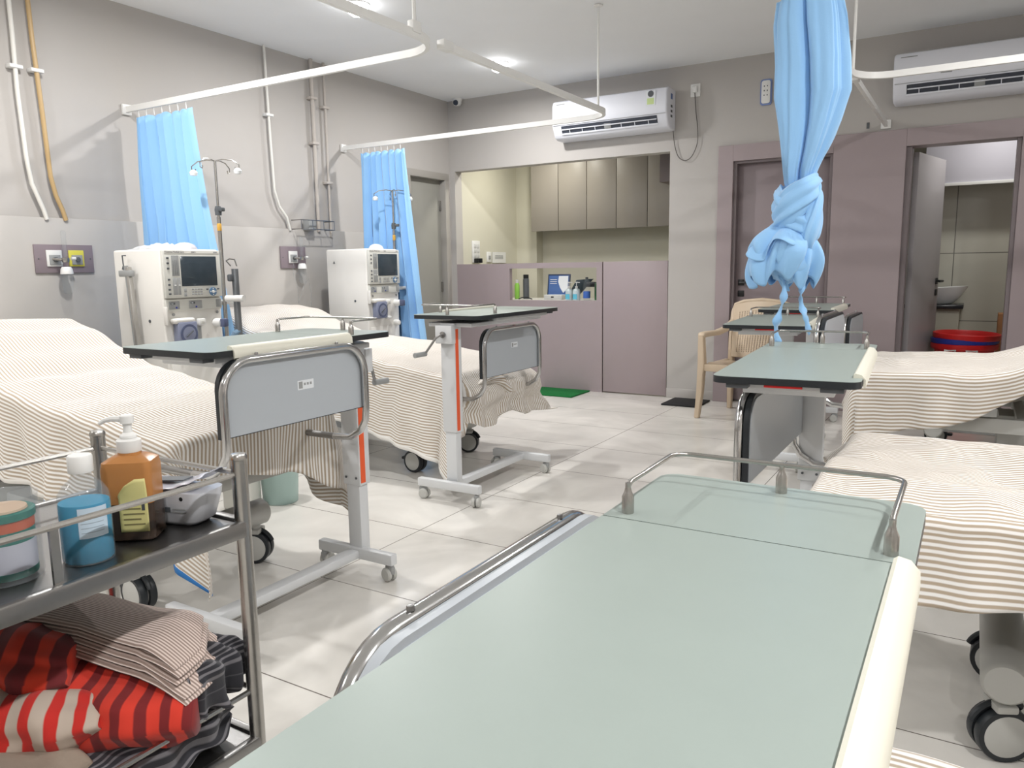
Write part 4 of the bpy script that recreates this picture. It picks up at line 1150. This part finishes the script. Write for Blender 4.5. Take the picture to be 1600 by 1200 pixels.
# ------------------------------------------------------------------ overbed tables
def small_caster(par, x, y, turn):
    M = Matrix.Translation((x, y, 0)) @ Matrix.Rotation(turn, 4, 'Z')
    c = MB()
    for s in (-1, 1): c.lathe([(0, -.008), (.024, -.008), (.027, -.003), (.027, .004), (.022, .009), (0, .010)] if s > 0 else [(0, -.010), (.022, -.009), (.027, -.004), (.027, .003), (.024, .008), (0, .008)], (.008, s * .012, .027), 22, axis='Y')
    bmesh.ops.transform(c.bm, matrix=M, verts=c.bm.verts[:]); o = c.build('caster', FOAMC, par)
    h = MB(); h.box(-.02, .022, -.010, .010, .028, .062, .006); h.lathe([(0, .055), (.010, .055), (.010, .075), (0, .075)], (-.008, 0, 0), 12)
    bmesh.ops.transform(h.bm, matrix=M, verts=h.bm.verts[:]); h.build('caster_fork', GREYP, o)
def overbed_table(loc, rz, label, H, L, W, sec=.24, base=(-.02, .68), colw=.085, base_w=.38, pad_len=None, pad_side=1, col_y=None, crank=None, stripe=0, redtag=True, xb=0.0):
    """local: table runs along +y from 0 to L, small railed section at the far end (y > L - sec); centre line x = 0"""
    t = thing('overbed_table', loc, rz, label, 'overbed table', 'height-adjustable overbed tables')
    th = .020
    hw = W / 2
    cut = L - sec
    def outline(y0, y1, rn, rf):
        pts = []
        if rf: pts += arc(hw - rf, y1 - rf, rf, 0, 90, 5) + arc(-hw + rf, y1 - rf, rf, 90, 180, 5)
        else: pts += [(hw, y1), (-hw, y1)]
        if rn: pts += arc(-hw + rn, y0 + rn, rn, 180, 270, 5) + arc(hw - rn, y0 + rn, rn, 270, 360, 5)
        else: pts += [(-hw, y0), (hw, y0)]
        return pts
    def slab(y0, y1, rn, rf, nm):
        e = MB().prism(outline(y0, y1, rn, rf), H - th, H - .0012, 'Z').build(nm, EDGE, t)
        MB().prism(outline(y0 + .0005, y1 - .0005, rn, rf), H - .0012, H, 'Z').build('laminate', GREENT, e)
        return e
    slab(0, cut - .001, .035, 0, 'table_top'); slab(cut + .001, L, 0, .035, 'end_shelf')
    # under frame
    uf = MB()
    uf.box(-hw + .05, hw - .05, .06, cut - .02, H - th - .022, H - th, .004)
    uf.box(-hw + .07, hw - .07, .10, L - .05, H - th - .040, H - th - .020, .004)
    uf.build('under_frame', PCOAT, t)
    for s in (-1, 1):
        MB().box(s * (hw - .07) - .03, s * (hw - .07) + .03, .01, .05, H - th - .014, H - th, .002).build('stop_block', DGREY, t)
    if redtag: MB().box(-.05, .05, .004, .010, H - th - .007, H - th, .001).build('red_tag', RED, t)
    # pad along one long edge
    pl = pad_len or (cut - .09)
    s = pad_side
    prof = [(hw - .024, H), (hw - .024, H + .008), (hw - .019, H + .012), (hw - .004, H + .009), (hw + .007, H - .004), (hw + .008, H - .024), (hw + .002, H - .028), (hw + .001, H - .002)]
    prof = [(s * a, b) for a, b in prof]
    MB().prism(prof, cut - .005 - pl, cut - .005, 'Y', .0).build('edge_pad', PADM, t)
    # gallery rail around the far shelf
    r = .0042; zr = H + .048
    ya, yb = cut + .03, L - .035
    xs = hw - .030
    rl = MB()
    c = .03
    pts = [(-xs, ya, H + .03), (-xs, ya, zr - .006), (-xs, ya + .012, zr), (-xs, yb - c, zr)] + [(a, b, zr) for a, b in arc(-xs + c, yb - c, c, 180, 90, 5)] + [(a, b, zr) for a, b in arc(xs - c, yb - c, c, 90, 0, 5)] + [(xs, ya + .012, zr), (xs, ya, zr - .006), (xs, ya, H + .03)]
    rl.tube(pts, r, 10); rg = rl.build('gallery_rail', CHROME, t)
    for x, y in ((-xs, ya), (xs, ya), (0, yb)):
        MB().lathe([(0, 0), (.0095, 0), (.0095, .026), (.006, .034), (.0045, .040), (.0045, zr - H), (0, zr - H)], (x, y, H), 16).build('rail_post', CHROME, rg)
    # column
    cy = col_y if col_y is not None else L - .16
    cw, cd = colw / 2, .03
    oc = MB().box(xb - cw, xb + cw, cy - cd, cy + cd, .36, H - th - .02, .004).build('outer_column', PCOAT, t)
    if stripe:
        xs_ = sorted((xb + stripe * (cw - .0005), xb + stripe * (cw + .0012))); ys_ = sorted((cy - stripe * (cd - .006), cy + stripe * .002))
        MB().box(xs_[0], xs_[1], ys_[0], ys_[1], .37, H - th - .05).build('orange_stripe', ORANGE, oc)
    MB().box(xb - cw + .010, xb + cw - .010, cy - cd + .006, cy + cd - .006, .07, .40, .003).build('inner_column', PCOAT, t)
    for q in (-1, 1): MB().lathe([(0, 0), (.005, 0), (.004, .003), (0, .003)], (xb + q * cw * .6, cy - cd - .003, .39), 10, axis='Y').build('column_screw', DGREY, oc)
    # base
    b0, b1 = base
    MB().box(xb - .026, xb + .026, b0, b1 + .03, .068, .102, .006).build('base_beam', PCOAT, t)
    for y in (b0, b1 + .03):
        MB().box(xb - base_w / 2, xb + base_w / 2, y - .018, y + .018, .066, .110, .006).build('base_foot', PCOAT, t)
        for q in (-1, 1): small_caster(t, xb + q * (base_w / 2 - .022), y, q * .7 + y * 3)
    if crank:
        side, z, fy = crank; cx = xb
        Y = lambda q: cy + fy * (cd + q)
        MB().box(cx - .05, cx + .05, min(Y(.035), Y(-.002)), max(Y(.035), Y(-.002)), z - .045, z + .045, .004).build('crank_box', PCOAT, t)
        k = MB(); k.lathe([(0, -.006), (.014, -.006), (.016, .006), (0, .006)], (cx, Y(.038), z), 16, axis='Y')
        k.tube([(cx, Y(.04), z), (cx, Y(.062), z), (cx + side * .02, Y(.07), z - .015), (cx + side * .085, Y(.075), z - .095)], .006, 8)
        h = k.build('crank_arm', STEEL, t)
        MB().tube([(cx + side * .085, Y(.07), z - .095), (cx + side * .095, Y(.145), z - .097)], .0125, 12).build('crank_handle', GREYP, h)
    return t
# foreground table
overbed_table((-.258, .18, 0), 0, 'big green-topped overbed table filling the foreground', .80, 1.155, .43, sec=.285, base=(-.0, .68), col_y=.95)
# near left bed table
overbed_table((-2.07, 1.41, 0), 0, 'overbed table over the nearest left bed, with ivory pad and orange striped column', .955, .81, .43, sec=.22, base=(.05, .71), col_y=.76, xb=.05, colw=.085, redtag=False, stripe=1, crank=(.25, .84, 1))
# far left bed table (turned round: railed end towards the camera)
overbed_table((-2.24, 3.93, 0), PI, 'overbed table with crank and orange striped column at the far left bed', .955, .86, .40, sec=.24, base=(.12, .82), col_y=.80, xb=.0, crank=(1, .86, 1), stripe=-1)
# right tables
overbed_table((-.432, 2.14, 0), math.radians(3.6), 'green overbed table under the knotted curtain ends, red tag below its edge', .872, 1.06, .388, sec=.22, base=(.22, .92), col_y=.90, xb=-.01)
overbed_table((-.945, 4.17, 0), math.radians(4), 'green overbed table directly in front of the beige plastic chair', .86, .93, .45, sec=.24, base=(.30, .95), col_y=.88)
overbed_table((-1.00, 5.22, 0), math.radians(1), 'farthest overbed table on the right, partly hidden by the one before the chair', .885, .95, .47, sec=.24, base=(.2, .85), col_y=.80)

# ------------------------------------------------------------------ plastic chair
ch = thing('plastic_armchair', (-1.49, 6.03, 0), math.radians(-6), 'beige plastic armchair with woven-pattern back by the wall pillar', 'chair')
def slopez(y): return .42 + .02 * (-y) / .22
mb = MB()
def seatf(i, j):
    a, b = i / 16 * 2 - 1, j / 16 * 2 - 1
    x = .225 * a * (1 - .06 * b); y = -.02 + .225 * b
    return (x, y, .425 - .018 * (1 - a * a) - .012 * b + (.0 if b > -.8 else -.03 * (-.8 - b) / .2))
mb.grid(17, 17, seatf); mb.build('seat', CHAIRM, ch, 180, solid=.006)
mb = MB()
nxb, nzb = 61, 61
def backp(a, b):
    # a -1..1, b 0..1
    hw = .20 + .035 * b
    x = hw * a
    top = .86 + .035 * (1 - a * a)
    z = .44 + (top - .44) * b
    y = .19 + .13 * b - .03 * (1 - a * a) * (1 - b * .3)
    return Vector((x, y, z))
V = [[None] * nzb for _ in range(nxb)]
for i in range(nxb):
    for j in range(nzb): V[i][j] = mb.bm.verts.new(backp(i / (nxb - 1) * 2 - 1, j / (nzb - 1)))
for i in range(nxb - 1):
    for j in range(nzb - 1):
        a = (i + .5) / (nxb - 1) * 2 - 1; b = (j + .5) / (nzb - 1)
        inner = abs(a) < .78 and .08 < b < .84 and abs(b - .50) > .03
        if inner and (i % 3 == 1) and (j % 2 == 0): continue
        mb.bm.faces.new((V[i][j], V[i + 1][j], V[i + 1][j + 1], V[i][j + 1]))
mb.build('backrest', CHAIRM, ch, 180, solid=.008)
for s in (-1, 1):
    # arm with front leg in one casting, rear leg
    mb = MB()
    def ribbon(pts, w0, w1, th):
        # flat bar through points, w along y/x
        for (a, wa), (b, wb) in zip(zip(pts, [w0 + (w1 - w0) * k / (len(pts) - 1) for k in range(len(pts))]), zip(pts[1:], [w0 + (w1 - w0) * (k + 1) / (len(pts) - 1) for k in range(len(pts) - 1)])): pass
    arm = [(s * .225, .25, .73), (s * .25, .17, .675), (s * .275, .05, .652), (s * .285, -.12, .655), (s * .282, -.22, .655), (s * .278, -.245, .64)]
    P = [Vector(p) for p in arm]
    rings = []
    for i, p in enumerate(P):
        w = (.018, .024, .03, .032, .03, .024)[i]
        rings.append([mb.bm.verts.new(p + Vector((dx * w, 0, dz))) for dx, dz in ((-1, -.026), (1, -.026), (1.05, .002), (.6, .012), (-.6, .012), (-1.05, .002))])
    for a, b in zip(rings, rings[1:]):
        for k in range(6): mb.bm.faces.new((a[k], a[(k + 1) % 6], b[(k + 1) % 6], b[k]))
    mb.bm.faces.new(rings[0][::-1]); mb.bm.faces.new(rings[-1]); mb.build('armrest', CHAIRM, ch, 60)
    def leg(pts, ws, nm):
        mb = MB(); rings = []
        for p, (wx, wy) in zip(pts, ws):
            p = Vector(p); rings.append([mb.bm.verts.new(p + Vector((a * wx, b * wy, 0))) for a, b in ((-1, -1), (1, -1), (1, 1), (-1, 1))])
        for a, b in zip(rings, rings[1:]):
            for k in range(4): mb.bm.faces.new((a[k], a[(k + 1) % 4], b[(k + 1) % 4], b[k]))
        mb.bm.faces.new(rings[0][::-1]); mb.bm.faces.new(rings[-1])
        es = [e for e in mb.bm.edges]; bmesh.ops.bevel(mb.bm, geom=es, offset=.005, segments=2, affect='EDGES')
        return mb.build(nm, CHAIRM, ch, 50)
    leg([(s * .278, -.235, .645), (s * .270, -.235, .43), (s * .275, -.25, .20), (s * .29, -.265, 0)], [(.022, .024), (.026, .030), (.024, .024), (.019, .020)], 'leg')
    leg([(s * .215, .22, .50), (s * .215, .23, .40), (s * .225, .25, .2), (s * .235, .27, 0)], [(.018, .022), (.022, .026), (.021, .024), (.018, .020)], 'leg')
    leg([(s * .222, .215, .43), (s * .235, .26, .60), (s * .24, .31, .80), (s * .228, .335, .865)], [(.014, .014), (.015, .014), (.015, .012), (.014, .01)], 'back_post')
MB().box(-.262, .262, -.255, -.235, .37, .425, .006).build('front_apron', CHAIRM, ch)
MB().tube([(-.23, .325, .855), (-.15, .31, .885), (0, .30, .90), (.15, .31, .885), (.23, .325, .855)], .016, 10).build('top_rail', CHAIRM, ch)
for s in (-1, 1): MB().box(s * .245 - .022, s * .245 + .022, -.24, .22, .375, .42, .008).build('side_apron', CHAIRM, ch)

# ------------------------------------------------------------------ steel trolley (foreground left)
TX0, TX1, TYN, TYF = -1.36, -.978, .05, .785
tr = thing('instrument_trolley', ((TX0 + TX1) / 2, (TYN + TYF) / 2, 0), 0, 'stainless steel trolley with two shelves at the left edge of the foreground', 'trolley')
cx_, cy_ = (TX0 + TX1) / 2, (TYN + TYF) / 2
def loc_(x, y, z=0): return (x - cx_, y - cy_, z)
for x in (TX0, TX1):
    for y in (TYN, TYF):
        p = MB().tube([loc_(x, y, .10), loc_(x, y, .893)], .0125, 16)
        p.lathe([(.0125, 0), (.0135, .001), (.0135, .006), (.011, .010), (0, .0115)], loc_(x, y, .888), 16)
        o = p.build('post', CHROME, tr)
        q = MB(); q.lathe([(0, -.012), (.045, -.012), (.05, -.006), (.05, .006), (.045, .012), (0, .012)], loc_(x, y, .05), 24, axis='X'); q.box(x - cx_ - .018, x - cx_ + .018, y - cy_ - .02, y - cy_ + .02, .06, .11, .006)
        q.build('caster', DGREY, o)
for z in (.785, .415):
    mb = MB(); x0, y0, _ = loc_(TX0, TYN); x1, y1, _ = loc_(TX1, TYF)
    mb.box(x0, x1, y0, y1, z - .004, z, .0)
    for a in ((x1 - .004, x1 + .012, y0, y1), (x0 - .012, x0 + .004, y0, y1)): mb.box(a[0], a[1], a[2], a[3], z - .022, z + .006, .004)
    for a in ((x0, x1, y1 - .004, y1 + .012), (x0, x1, y0 - .012, y0 + .004)): mb.box(a[0], a[1], a[2], a[3], z - .022, z + .006, .004)
    mb.build('shelf', STEEL, tr)
for z in (.866, .50):
    for a, b in (((TX1, TYN), (TX1, TYF)), ((TX0, TYN), (TX0, TYF)), ((TX0, TYF), (TX1, TYF)), ((TX0, TYN), (TX1, TYN))):
        MB().tube([loc_(*a, z), loc_(*b, z)], .0045, 8).build('guard_rail', CHROME, tr)
for y in (.32,): 
    MB().box(TX1 - cx_ - .002, TX1 - cx_ + .003, .490 - cy_, .501 - cy_, .79, .868).build('rail_upright', CHROME, tr)

# bottles on the top shelf
SZ = .7855
def item(name, x, y, z, rz, label, cat, group=None): return thing(name, (x, y, z), rz, label, cat, group)
pb = item('pump_bottle', -1.072, .665, SZ, math.radians(38), 'amber pump bottle of dark antiseptic with a peeling yellow label on the trolley', 'pump bottle')
mb = MB(); mb.prism(rrect(-.041, .041, -.034, .034, .012), .065, .138, 'Z'); 
mb.prism(rrect(-.041, .041, -.034, .034, .012), .138, .139, 'Z')
sh = []
def loft(mb, secs):
    rings = [[mb.bm.verts.new((a, b, z)) for a, b in rrect(-w, w, -d, d, r, 5)] for w, d, r, z in secs]
    for a, b in zip(rings, rings[1:]):
        n = len(a)
        for k in range(n): mb.bm.faces.new((a[k], a[(k + 1) % n], b[(k + 1) % n], b[k]))
    mb.bm.faces.new(rings[0][::-1]); mb.bm.faces.new(rings[-1])
    return mb
mb.bm.free()
mb = loft(MB(), [(.041, .034, .012, .0660), (.041, .034, .012, .125), (.039, .032, .012, .136), (.026, .022, .012, .144), (.019, .019, .0185, .146), (.017, .017, .0165, .155)])
mb.build('bottle_upper', AMBER, pb, 35)
mb = loft(MB(), [(.037, .030, .010, 0), (.041, .034, .012, .004), (.041, .034, .012, .0655)])
mb.build('bottle_lower', DARKL, pb, 35)
mb = MB(); mb.lathe([(.0185, .150), (.0195, .152), (.0195, .170), (.012, .174), (0, .174)], seg=28)
mb.build('collar', WHITE, pb)
mb = MB(); mb.lathe([(.0135, .174), (.013, .178), (.0075, .183), (.0065, .192), (.0075, .198), (.011, .199), (.011, .211), (.009, .213), (0, .213)], seg=20)
mb.tube([(-.004, 0, .206), (-.025, 0, .207), (-.036, 0, .2045), (-.045, 0, .199)], .0048, 8, radii=[.0055, .005, .0042, .0034])
mb.build('pump', WHITE, pb)
mb = MB()
def lab(i, j):
    a, b = i / 14, j / 14
    z = .018 + .092 * b
    x = -.012 + .046 * a - .0
    lift = .010 * max(0, (b - .62)) * (1 - a) * 2.4
    if b > .75: x += (.9 - a) * (b - .75) * .06
    return (x, -.0347 - lift, z - (.0 if a > .5 else (.5 - a) * max(0, b - .6) * .05))
mb.grid(15, 15, lab); lb = mb.build('peeling_label', LABY, pb, 180, solid=.0003)
for k in range(4): MB().box(-.006, .028 - (k % 2) * .006, -.0353, -.0347, .030 + k * .009, .0325 + k * .009).build('printed_line', mat('olive_print', (128, 120, 80), .6), lb)
MB().box(.024, .029, -.0353, -.0347, .055, .075).build('printed_square', TXT, lb)

pb.scale = (.88, .88, .88)
bb = item('liquid_bottle', -1.045, .575, SZ, math.radians(35), 'round clear bottle of bright blue liquid with a white cap on the trolley', 'bottle')
MB().lathe([(0, .001), (.034, .001), (.0365, .004), (.0365, .088), (.0355, .091), (0, .091)], seg=40).build('blue_liquid', BLIQ, bb)
MB().lathe([(.0372, .0), (.0378, .006), (.0378, .092), (.036, .104), (.028, .117), (.0175, .126), (.015, .132), (.015, .142)], seg=40).build('bottle_wall', GLASS, bb, solid=.0008)
mb = MB(); mb.lathe([(.0175, .136), (.018, .137), (.018, .160), (.0165, .162), (0, .162)], seg=32); mb.build('cap', WHITE, bb)
mb = MB()
mb.grid(13, 2, lambda i, j: (.0383 * math.cos(math.radians(-80 + 5.5 * i)), .0383 * math.sin(math.radians(-80 + 5.5 * i)), .042 + .046 * j))
lb = mb.build('white_label', mat('faded_label', (190, 208, 222), .5), bb, 180)
for k in range(5):
    m_ = MB(); m_.grid(11, 2, lambda i, j: (.0385 * math.cos(math.radians(-75 + 5 * i)), .0385 * math.sin(math.radians(-75 + 5 * i)), .050 + k * .007 + .0012 * j)); m_.build('printed_line', mat('faint_print', (150, 165, 178), .6), lb, 180)

bb.scale = (.89, .89, .92)
jb = item('bandage_tub', -1.075, .482, SZ, math.radians(10), 'clear tub holding a bandage can with orange and teal label', 'tub')
MB().lathe([(.0, .006), (.040, .006), (.0405, .008), (.0405, .016), (.0405, .0165)], seg=40).build('teal_base', TEAL, jb)
MB().lathe([(.0400, .016), (.0402, .0162), (.0402, .058), (.0400, .0582)], seg=40).build('paper_label', mat('label_lilac', (206, 208, 222), .5), jb)
MB().lathe([(.0402, .058), (.0404, .0582), (.0404, .076), (.0402, .0762)], seg=40).build('teal_band', TEAL, jb)
MB().lathe([(.0404, .076), (.0406, .0762), (.0406, .091), (.0404, .0912)], seg=40).build('orange_band', LABO, jb)
MB().lathe([(.0410, .091), (.043, .092), (.043, .102), (.040, .104), (.036, .1025), (0, .1025)], seg=40).build('lid', TEAL, jb)
MB().lathe([(0, .1026), (.034, .1028), (.033, .106), (0, .1065)], seg=30).build('folded_bandage', mat('bandage_beige', (214, 186, 160), .8), jb)
MB().lathe([(.046, 0), (.048, .006), (.0475, .12), (.049, .124)], seg=40).build('clear_tub', GLASS, jb, solid=.0007)
# curved lettering
def curve_text(body, size, r, z, a0, par, m, nm):
    x = 0; objs = []
    M = Matrix.Identity(4)
    o = text(body, size, m, par, M, nm, ext=.00005)
    for v in o.data.vertices:
        a = math.radians(a0) + v.co.x / r; rr = r + v.co.z; h = v.co.y
        v.co = (rr * math.cos(a), rr * math.sin(a), z + h)
    return o
curve_text('CREPE BANDAGE', .0075, .0410, .080, -132, jb, TXTW, 'label_lettering')
curve_text('10 cm x 4 m', .0055, .0408, .065, -118, jb, mat('mint_print', (130, 190, 180), .6), 'label_lettering')
for k in range(6):
    m_ = MB(); w_ = 40 - (k % 3) * 8
    m_.grid(9, 2, lambda i, j: (.0406 * math.cos(math.radians(-110 + w_ * i / 8)), .0406 * math.sin(math.radians(-110 + w_ * i / 8)), .022 + k * .005 + .0013 * j)); m_.build('printed_line', mat('blue_print', (96, 104, 136), .6), jb, 180)
jb.scale = (.92, .92, .90)
pl = item('spirit_bottle', -1.055, .41, SZ, 0, 'clear bottle with a purple label cut by the left edge', 'bottle')
MB().lathe([(0, 0), (.030, 0), (.033, .004), (.033, .085), (.028, .098), (.014, .108), (.012, .115)], seg=36).build('bottle_wall', GLASS, pl, solid=.001)
MB().lathe([(.0334, .055), (.0336, .0552), (.0336, .082), (.0334, .0822)], seg=36).build('purple_band', LABP, pl)
MB().lathe([(.0334, .03), (.0336, .0302), (.0336, .055), (.0334, .0552)], seg=36).build('white_band', mat('pale_band', (210, 210, 224), .5), pl)
MB().lathe([(.014, .110), (.015, .111), (.015, .128), (0, .129)], seg=24).build('cap', WHITE, pl)

wd = item('white_device', -1.085, .742, SZ, math.radians(16), 'white rounded plastic box with an open wrapper on top at the trolley corner', 'container')
mb = loft(MB(), [(.045, .022, .012, .0), (.056, .030, .018, .008), (.066, .034, .02, .040), (.067, .035, .02, .050)])
mb.build('box_body', mat('cool_white_plastic', (216, 218, 224), .25), wd, 45)
mb = MB()
def wfn(i, j):
    a, b = i / 24 * 2 - 1, j / 10 * 2 - 1
    return (.068 * a, .036 * b, .052 + .022 * max(0, a) ** 1.5 + .006 * nz(a * 3, b * 3, 1) + .004 * (1 - b * b))
mb.grid(25, 11, wfn); mb.build('wrapper', mat('wrapper_white', (206, 208, 220), .2), wd, 180, solid=.0006)
MB().box(-.045, .03, -.012, .012, .060, .062, M=Matrix.Rotation(math.radians(-4), 4, 'Y')).build('dark_window', DGREY, wd)
MB().box(.008, .016, -.0345, -.0335, .022, .029).build('logo_square', DGREY, wd)
for k in range(2): MB().box(.020, .042, -.0348, -.0338, .026 - k * .004, .0275 - k * .004).build('printed_line', GREYP, wd)
MB().lathe([(0, 0), (.003, 0), (.003, .001), (0, .001)], (.035, -.0345, .042), 10, axis='Y').build('dot', BLACK, wd)

wd.scale = (1.12, 1.0, 1.12)
# laundry on the lower shelf
def blob(name, fn, nu, nv, uvs, m, label, loc, rz=0, cat='blanket', wrap=True):
    mb = MB(uv=True)
    V = mb.grid(nu, nv, fn, lambda i, j: (j / (nv - 1) * uvs[0], i / nu * uvs[1]), wrapu=wrap)
    if wrap:
        mb.bm.faces.new([V[i][0] for i in range(nu)]); mb.bm.faces.new([V[i][nv - 1] for i in range(nu)][::-1])
    o = mb.build(name, m, None, 180); o.location = loc; o.rotation_euler = (0, 0, rz)
    return tag(o, label, cat, 'folded laundry on the lower trolley shelf')
def sup(a, p): 
    return math.copysign(abs(a) ** p, a)
def pillow(lx, ly, h, seed, rip=.1, p=.5, q=.35, sag=0.0, layers=0, bend=0.0):
    """rounded folded cloth bundle, length ly, width lx, height h"""
    NU, NV = 96, 64
    def fn(i, j):
        a = 2 * PI * i / NU; b = j / (NV - 1) * 2 - 1
        e = (1 - abs(b) ** 4) ** .5 if abs(b) < 1 else 0
        e = max(e, .02)
        cx, cz = sup(math.cos(a), p), sup(math.sin(a), q)
        w = lx / 2 * (1 - .15 * b * b); hh = h / 2 * (.35 + .65 * e)
        f = 1 + rip * nz(math.cos(a) * 2, math.sin(a) * 2, b * 3 + seed) + rip * .5 * math.sin(b * 11 + 3 * math.sin(a) + seed)
        x = cx * w * f; y = ly / 2 * b * (1 - .04 * (1 - abs(cx)))
        z = h / 2 + cz * hh * f + bend * b * b + sag * cx
        if layers and cx > .2: x += .008 * math.sin(cz * PI * layers)
        return (x, y, z)
    return fn, NU, NV
LZ = .416
fn, a, b = pillow(.35, .27, .085, 1.0, .08, layers=2)
blob('folded_blanket', fn, a, b, (.3, .62), BLKST, 'black and grey striped blanket folded flat at the bottom of the lower shelf', (-1.165, .635, LZ + .001))
fn, a, b = pillow(.22, .15, .10, 4.0, .18)
blob('folded_blanket', fn, a, b, (.3, .5), BLKST, 'crumpled black and grey striped blanket lying on the flat one by the trolley post', (-1.085, .705, LZ + .072), rz=.3)
fn, a, b = pillow(.22, .34, .12, 7.0, .12)
blob('folded_blanket', fn, a, b, (.4, .6), TAUPE, 'dull taupe cloth at the bottom of the laundry pile at the left edge', (-1.12, .375, LZ + .001))
def roll(seed, L0, r0, bendx, flat=1.35, k1=.16):
    NU, NV = 96, 90
    def fn(i, j):
        a = 2 * PI * i / NU; b = j / (NV - 1)
        e = math.sin(PI * min(1, max(0, .04 + .92 * b))) ** .32
        f = 1 + .09 * math.sin(3 * a + 5 * b + seed) + k1 * nz(math.cos(a) * 2 + seed, math.sin(a) * 2, b * 4) + .04 * math.sin(b * 26 + 2 * math.sin(a))
        r = r0 * e * f
        return (r * math.cos(a) * flat + bendx * math.sin(b * PI), (b - .5) * L0 + .02 * math.cos(a), r0 * .95 + r * math.sin(a) * .95)
    return fn, NU, NV
def swapuv(name, fn, nu, nv, uvs, m, label, loc, rz):
    mb = MB(uv=True)
    V = mb.grid(nu, nv, fn, lambda i, j: (i / nu * uvs[0], j / (nv - 1) * uvs[1]), wrapu=True)
    mb.bm.faces.new([V[i][0] for i in range(nu)]); mb.bm.faces.new([V[i][nv - 1] for i in range(nu)][::-1])
    o = mb.build(name, m, None, 180); o.location = loc; o.rotation_euler = (0, 0, rz)
    return tag(o, label, 'blanket', 'folded laundry on the lower trolley shelf')
fn, a, b = roll(3.0, .36, .074, .0)
swapuv('rolled_blanket', fn, a, b, (.4, .42), REDST, 'bright red and maroon striped blanket rolled up in the middle of the pile', (-1.145, .610, LZ + .038), math.radians(-66))
fn, a, b = roll(8.0, .26, .055, .02)
swapuv('rolled_blanket', fn, a, b, (.4, .40), REDBG, 'beige blanket with wide red stripes left of the red one', (-1.175, .520, LZ + .075), math.radians(-62))
fn, a, b = roll(5.0, .26, .050, .0, 1.5)
swapuv('rolled_blanket', fn, a, b, (.4, .42), REDTOP, 'orange red blanket with maroon stripes on top of the pile at the left edge', (-1.245, .535, LZ + .140), math.radians(-70))
# folded sheet: stack of thin layers with rounded fold edges
fs = thing('folded_sheet', (-1.155, .655, LZ + .190), math.radians(17), 'folded beige striped sheet on top of the laundry pile', 'folded sheet', 'folded laundry on the lower trolley shelf')
for k in range(5):
    mb = MB(uv=True)
    def lf(i, j, k=k):
        a = 2 * PI * i / 84; b = j / 36 * 2 - 1
        e = max(.1, (1 - abs(b) ** 8) ** .5)
        cx, cz = sup(math.cos(a), .35), sup(math.sin(a), .6)
        lx = .38 - .012 * k + .010 * math.sin(k * 2.3); ly = .145 - .006 * k
        x = cx * lx / 2 * (1 - .22 * max(0, b)); y = ly / 2 * b
        z = k * .0095 + .0055 * cz * e + .016 * nz(x * 9, y * 9, 1.5) - .14 * x - .5 * max(0, x) ** 2 - .35 * y * y + .0025 * math.sin(x * 50 + k * 2) * (abs(cx) > .6)
        return (x, y, z)
    mb.grid(84, 37, lf, lambda i, j: (i / 84 * .6, j / 36 * .28), wrapu=True)
    mb.build('fold_layer', SHEETP, fs, 180)

# ------------------------------------------------------------------ under the near left bed
o = MB().lathe([(0, 0), (.085, 0), (.088, .004), (.098, .19), (.101, .195), (.097, .195), (.085, .008), (0, .006)], seg=36).build('waste_bucket', AQUA); o.location = (-3.03, 2.68, 0)
tag(o, 'pale aqua translucent bucket on the floor under the nearest left bed', 'bucket')
jc = thing('jerrycan', (-3.13, 2.52, 0), .3, 'white plastic can beside the aqua bucket under the nearest left bed', 'container')
mb = loft(MB(), [(.075, .055, .02, 0), (.08, .06, .022, .01), (.08, .06, .022, .24), (.05, .04, .02, .27), (.022, .022, .021, .28)]); mb.build('can_body', mat('milky_plastic', (222, 222, 216), .4), jc, 40)
MB().lathe([(.024, .278), (.026, .28), (.026, .30), (0, .302)], seg=20).build('cap', WHITE, jc)
MB().box(.0805, .0815, -.04, .04, .15, .22).build('label_patch', mat('grey_label', (176, 180, 184), .6), jc)

# ------------------------------------------------------------------ camera, world, view
cam = bpy.data.cameras.new('camera'); co = bpy.data.objects.new('camera', cam); COL.objects.link(co)
cam.sensor_width = 36; cam.sensor_fit = 'HORIZONTAL'; cam.lens = 36 * 1197.8 / 1600; cam.clip_start = .02
yaw, pitch, roll_ = math.radians(-31.0727), math.radians(-8.5908), math.radians(-.8658)
f = Vector((math.sin(yaw) * math.cos(pitch), math.cos(yaw) * math.cos(pitch), math.sin(pitch)))
r = Vector((math.cos(yaw), -math.sin(yaw), 0)); u = r.cross(f)
r2 = math.cos(roll_) * r + math.sin(roll_) * u; u2 = -math.sin(roll_) * r + math.cos(roll_) * u
M = Matrix((r2, u2, -f)).transposed().to_4x4(); M.translation = Vector((0, 0, 1.18))
co.matrix_world = M
scn.camera = co
w = bpy.data.worlds.new('world'); scn.world = w; w.use_nodes = True
w.node_tree.nodes['Background'].inputs['Color'].default_value = (.8, .85, .9, 1); w.node_tree.nodes['Background'].inputs['Strength'].default_value = .05
vs = scn.view_settings; vs.view_transform = 'Standard'; vs.look = 'None'; vs.gamma = 1; vs.use_curve_mapping = False; vs.exposure = 0.03
scn.cycles.use_denoising = True
scn.cycles.max_bounces = 8; scn.cycles.diffuse_bounces = 5; scn.cycles.glossy_bounces = 4; scn.cycles.transmission_bounces = 8
scn.cycles.caustics_reflective = False; scn.cycles.caustics_refractive = False
scn.cycles.sample_clamp_indirect = 6
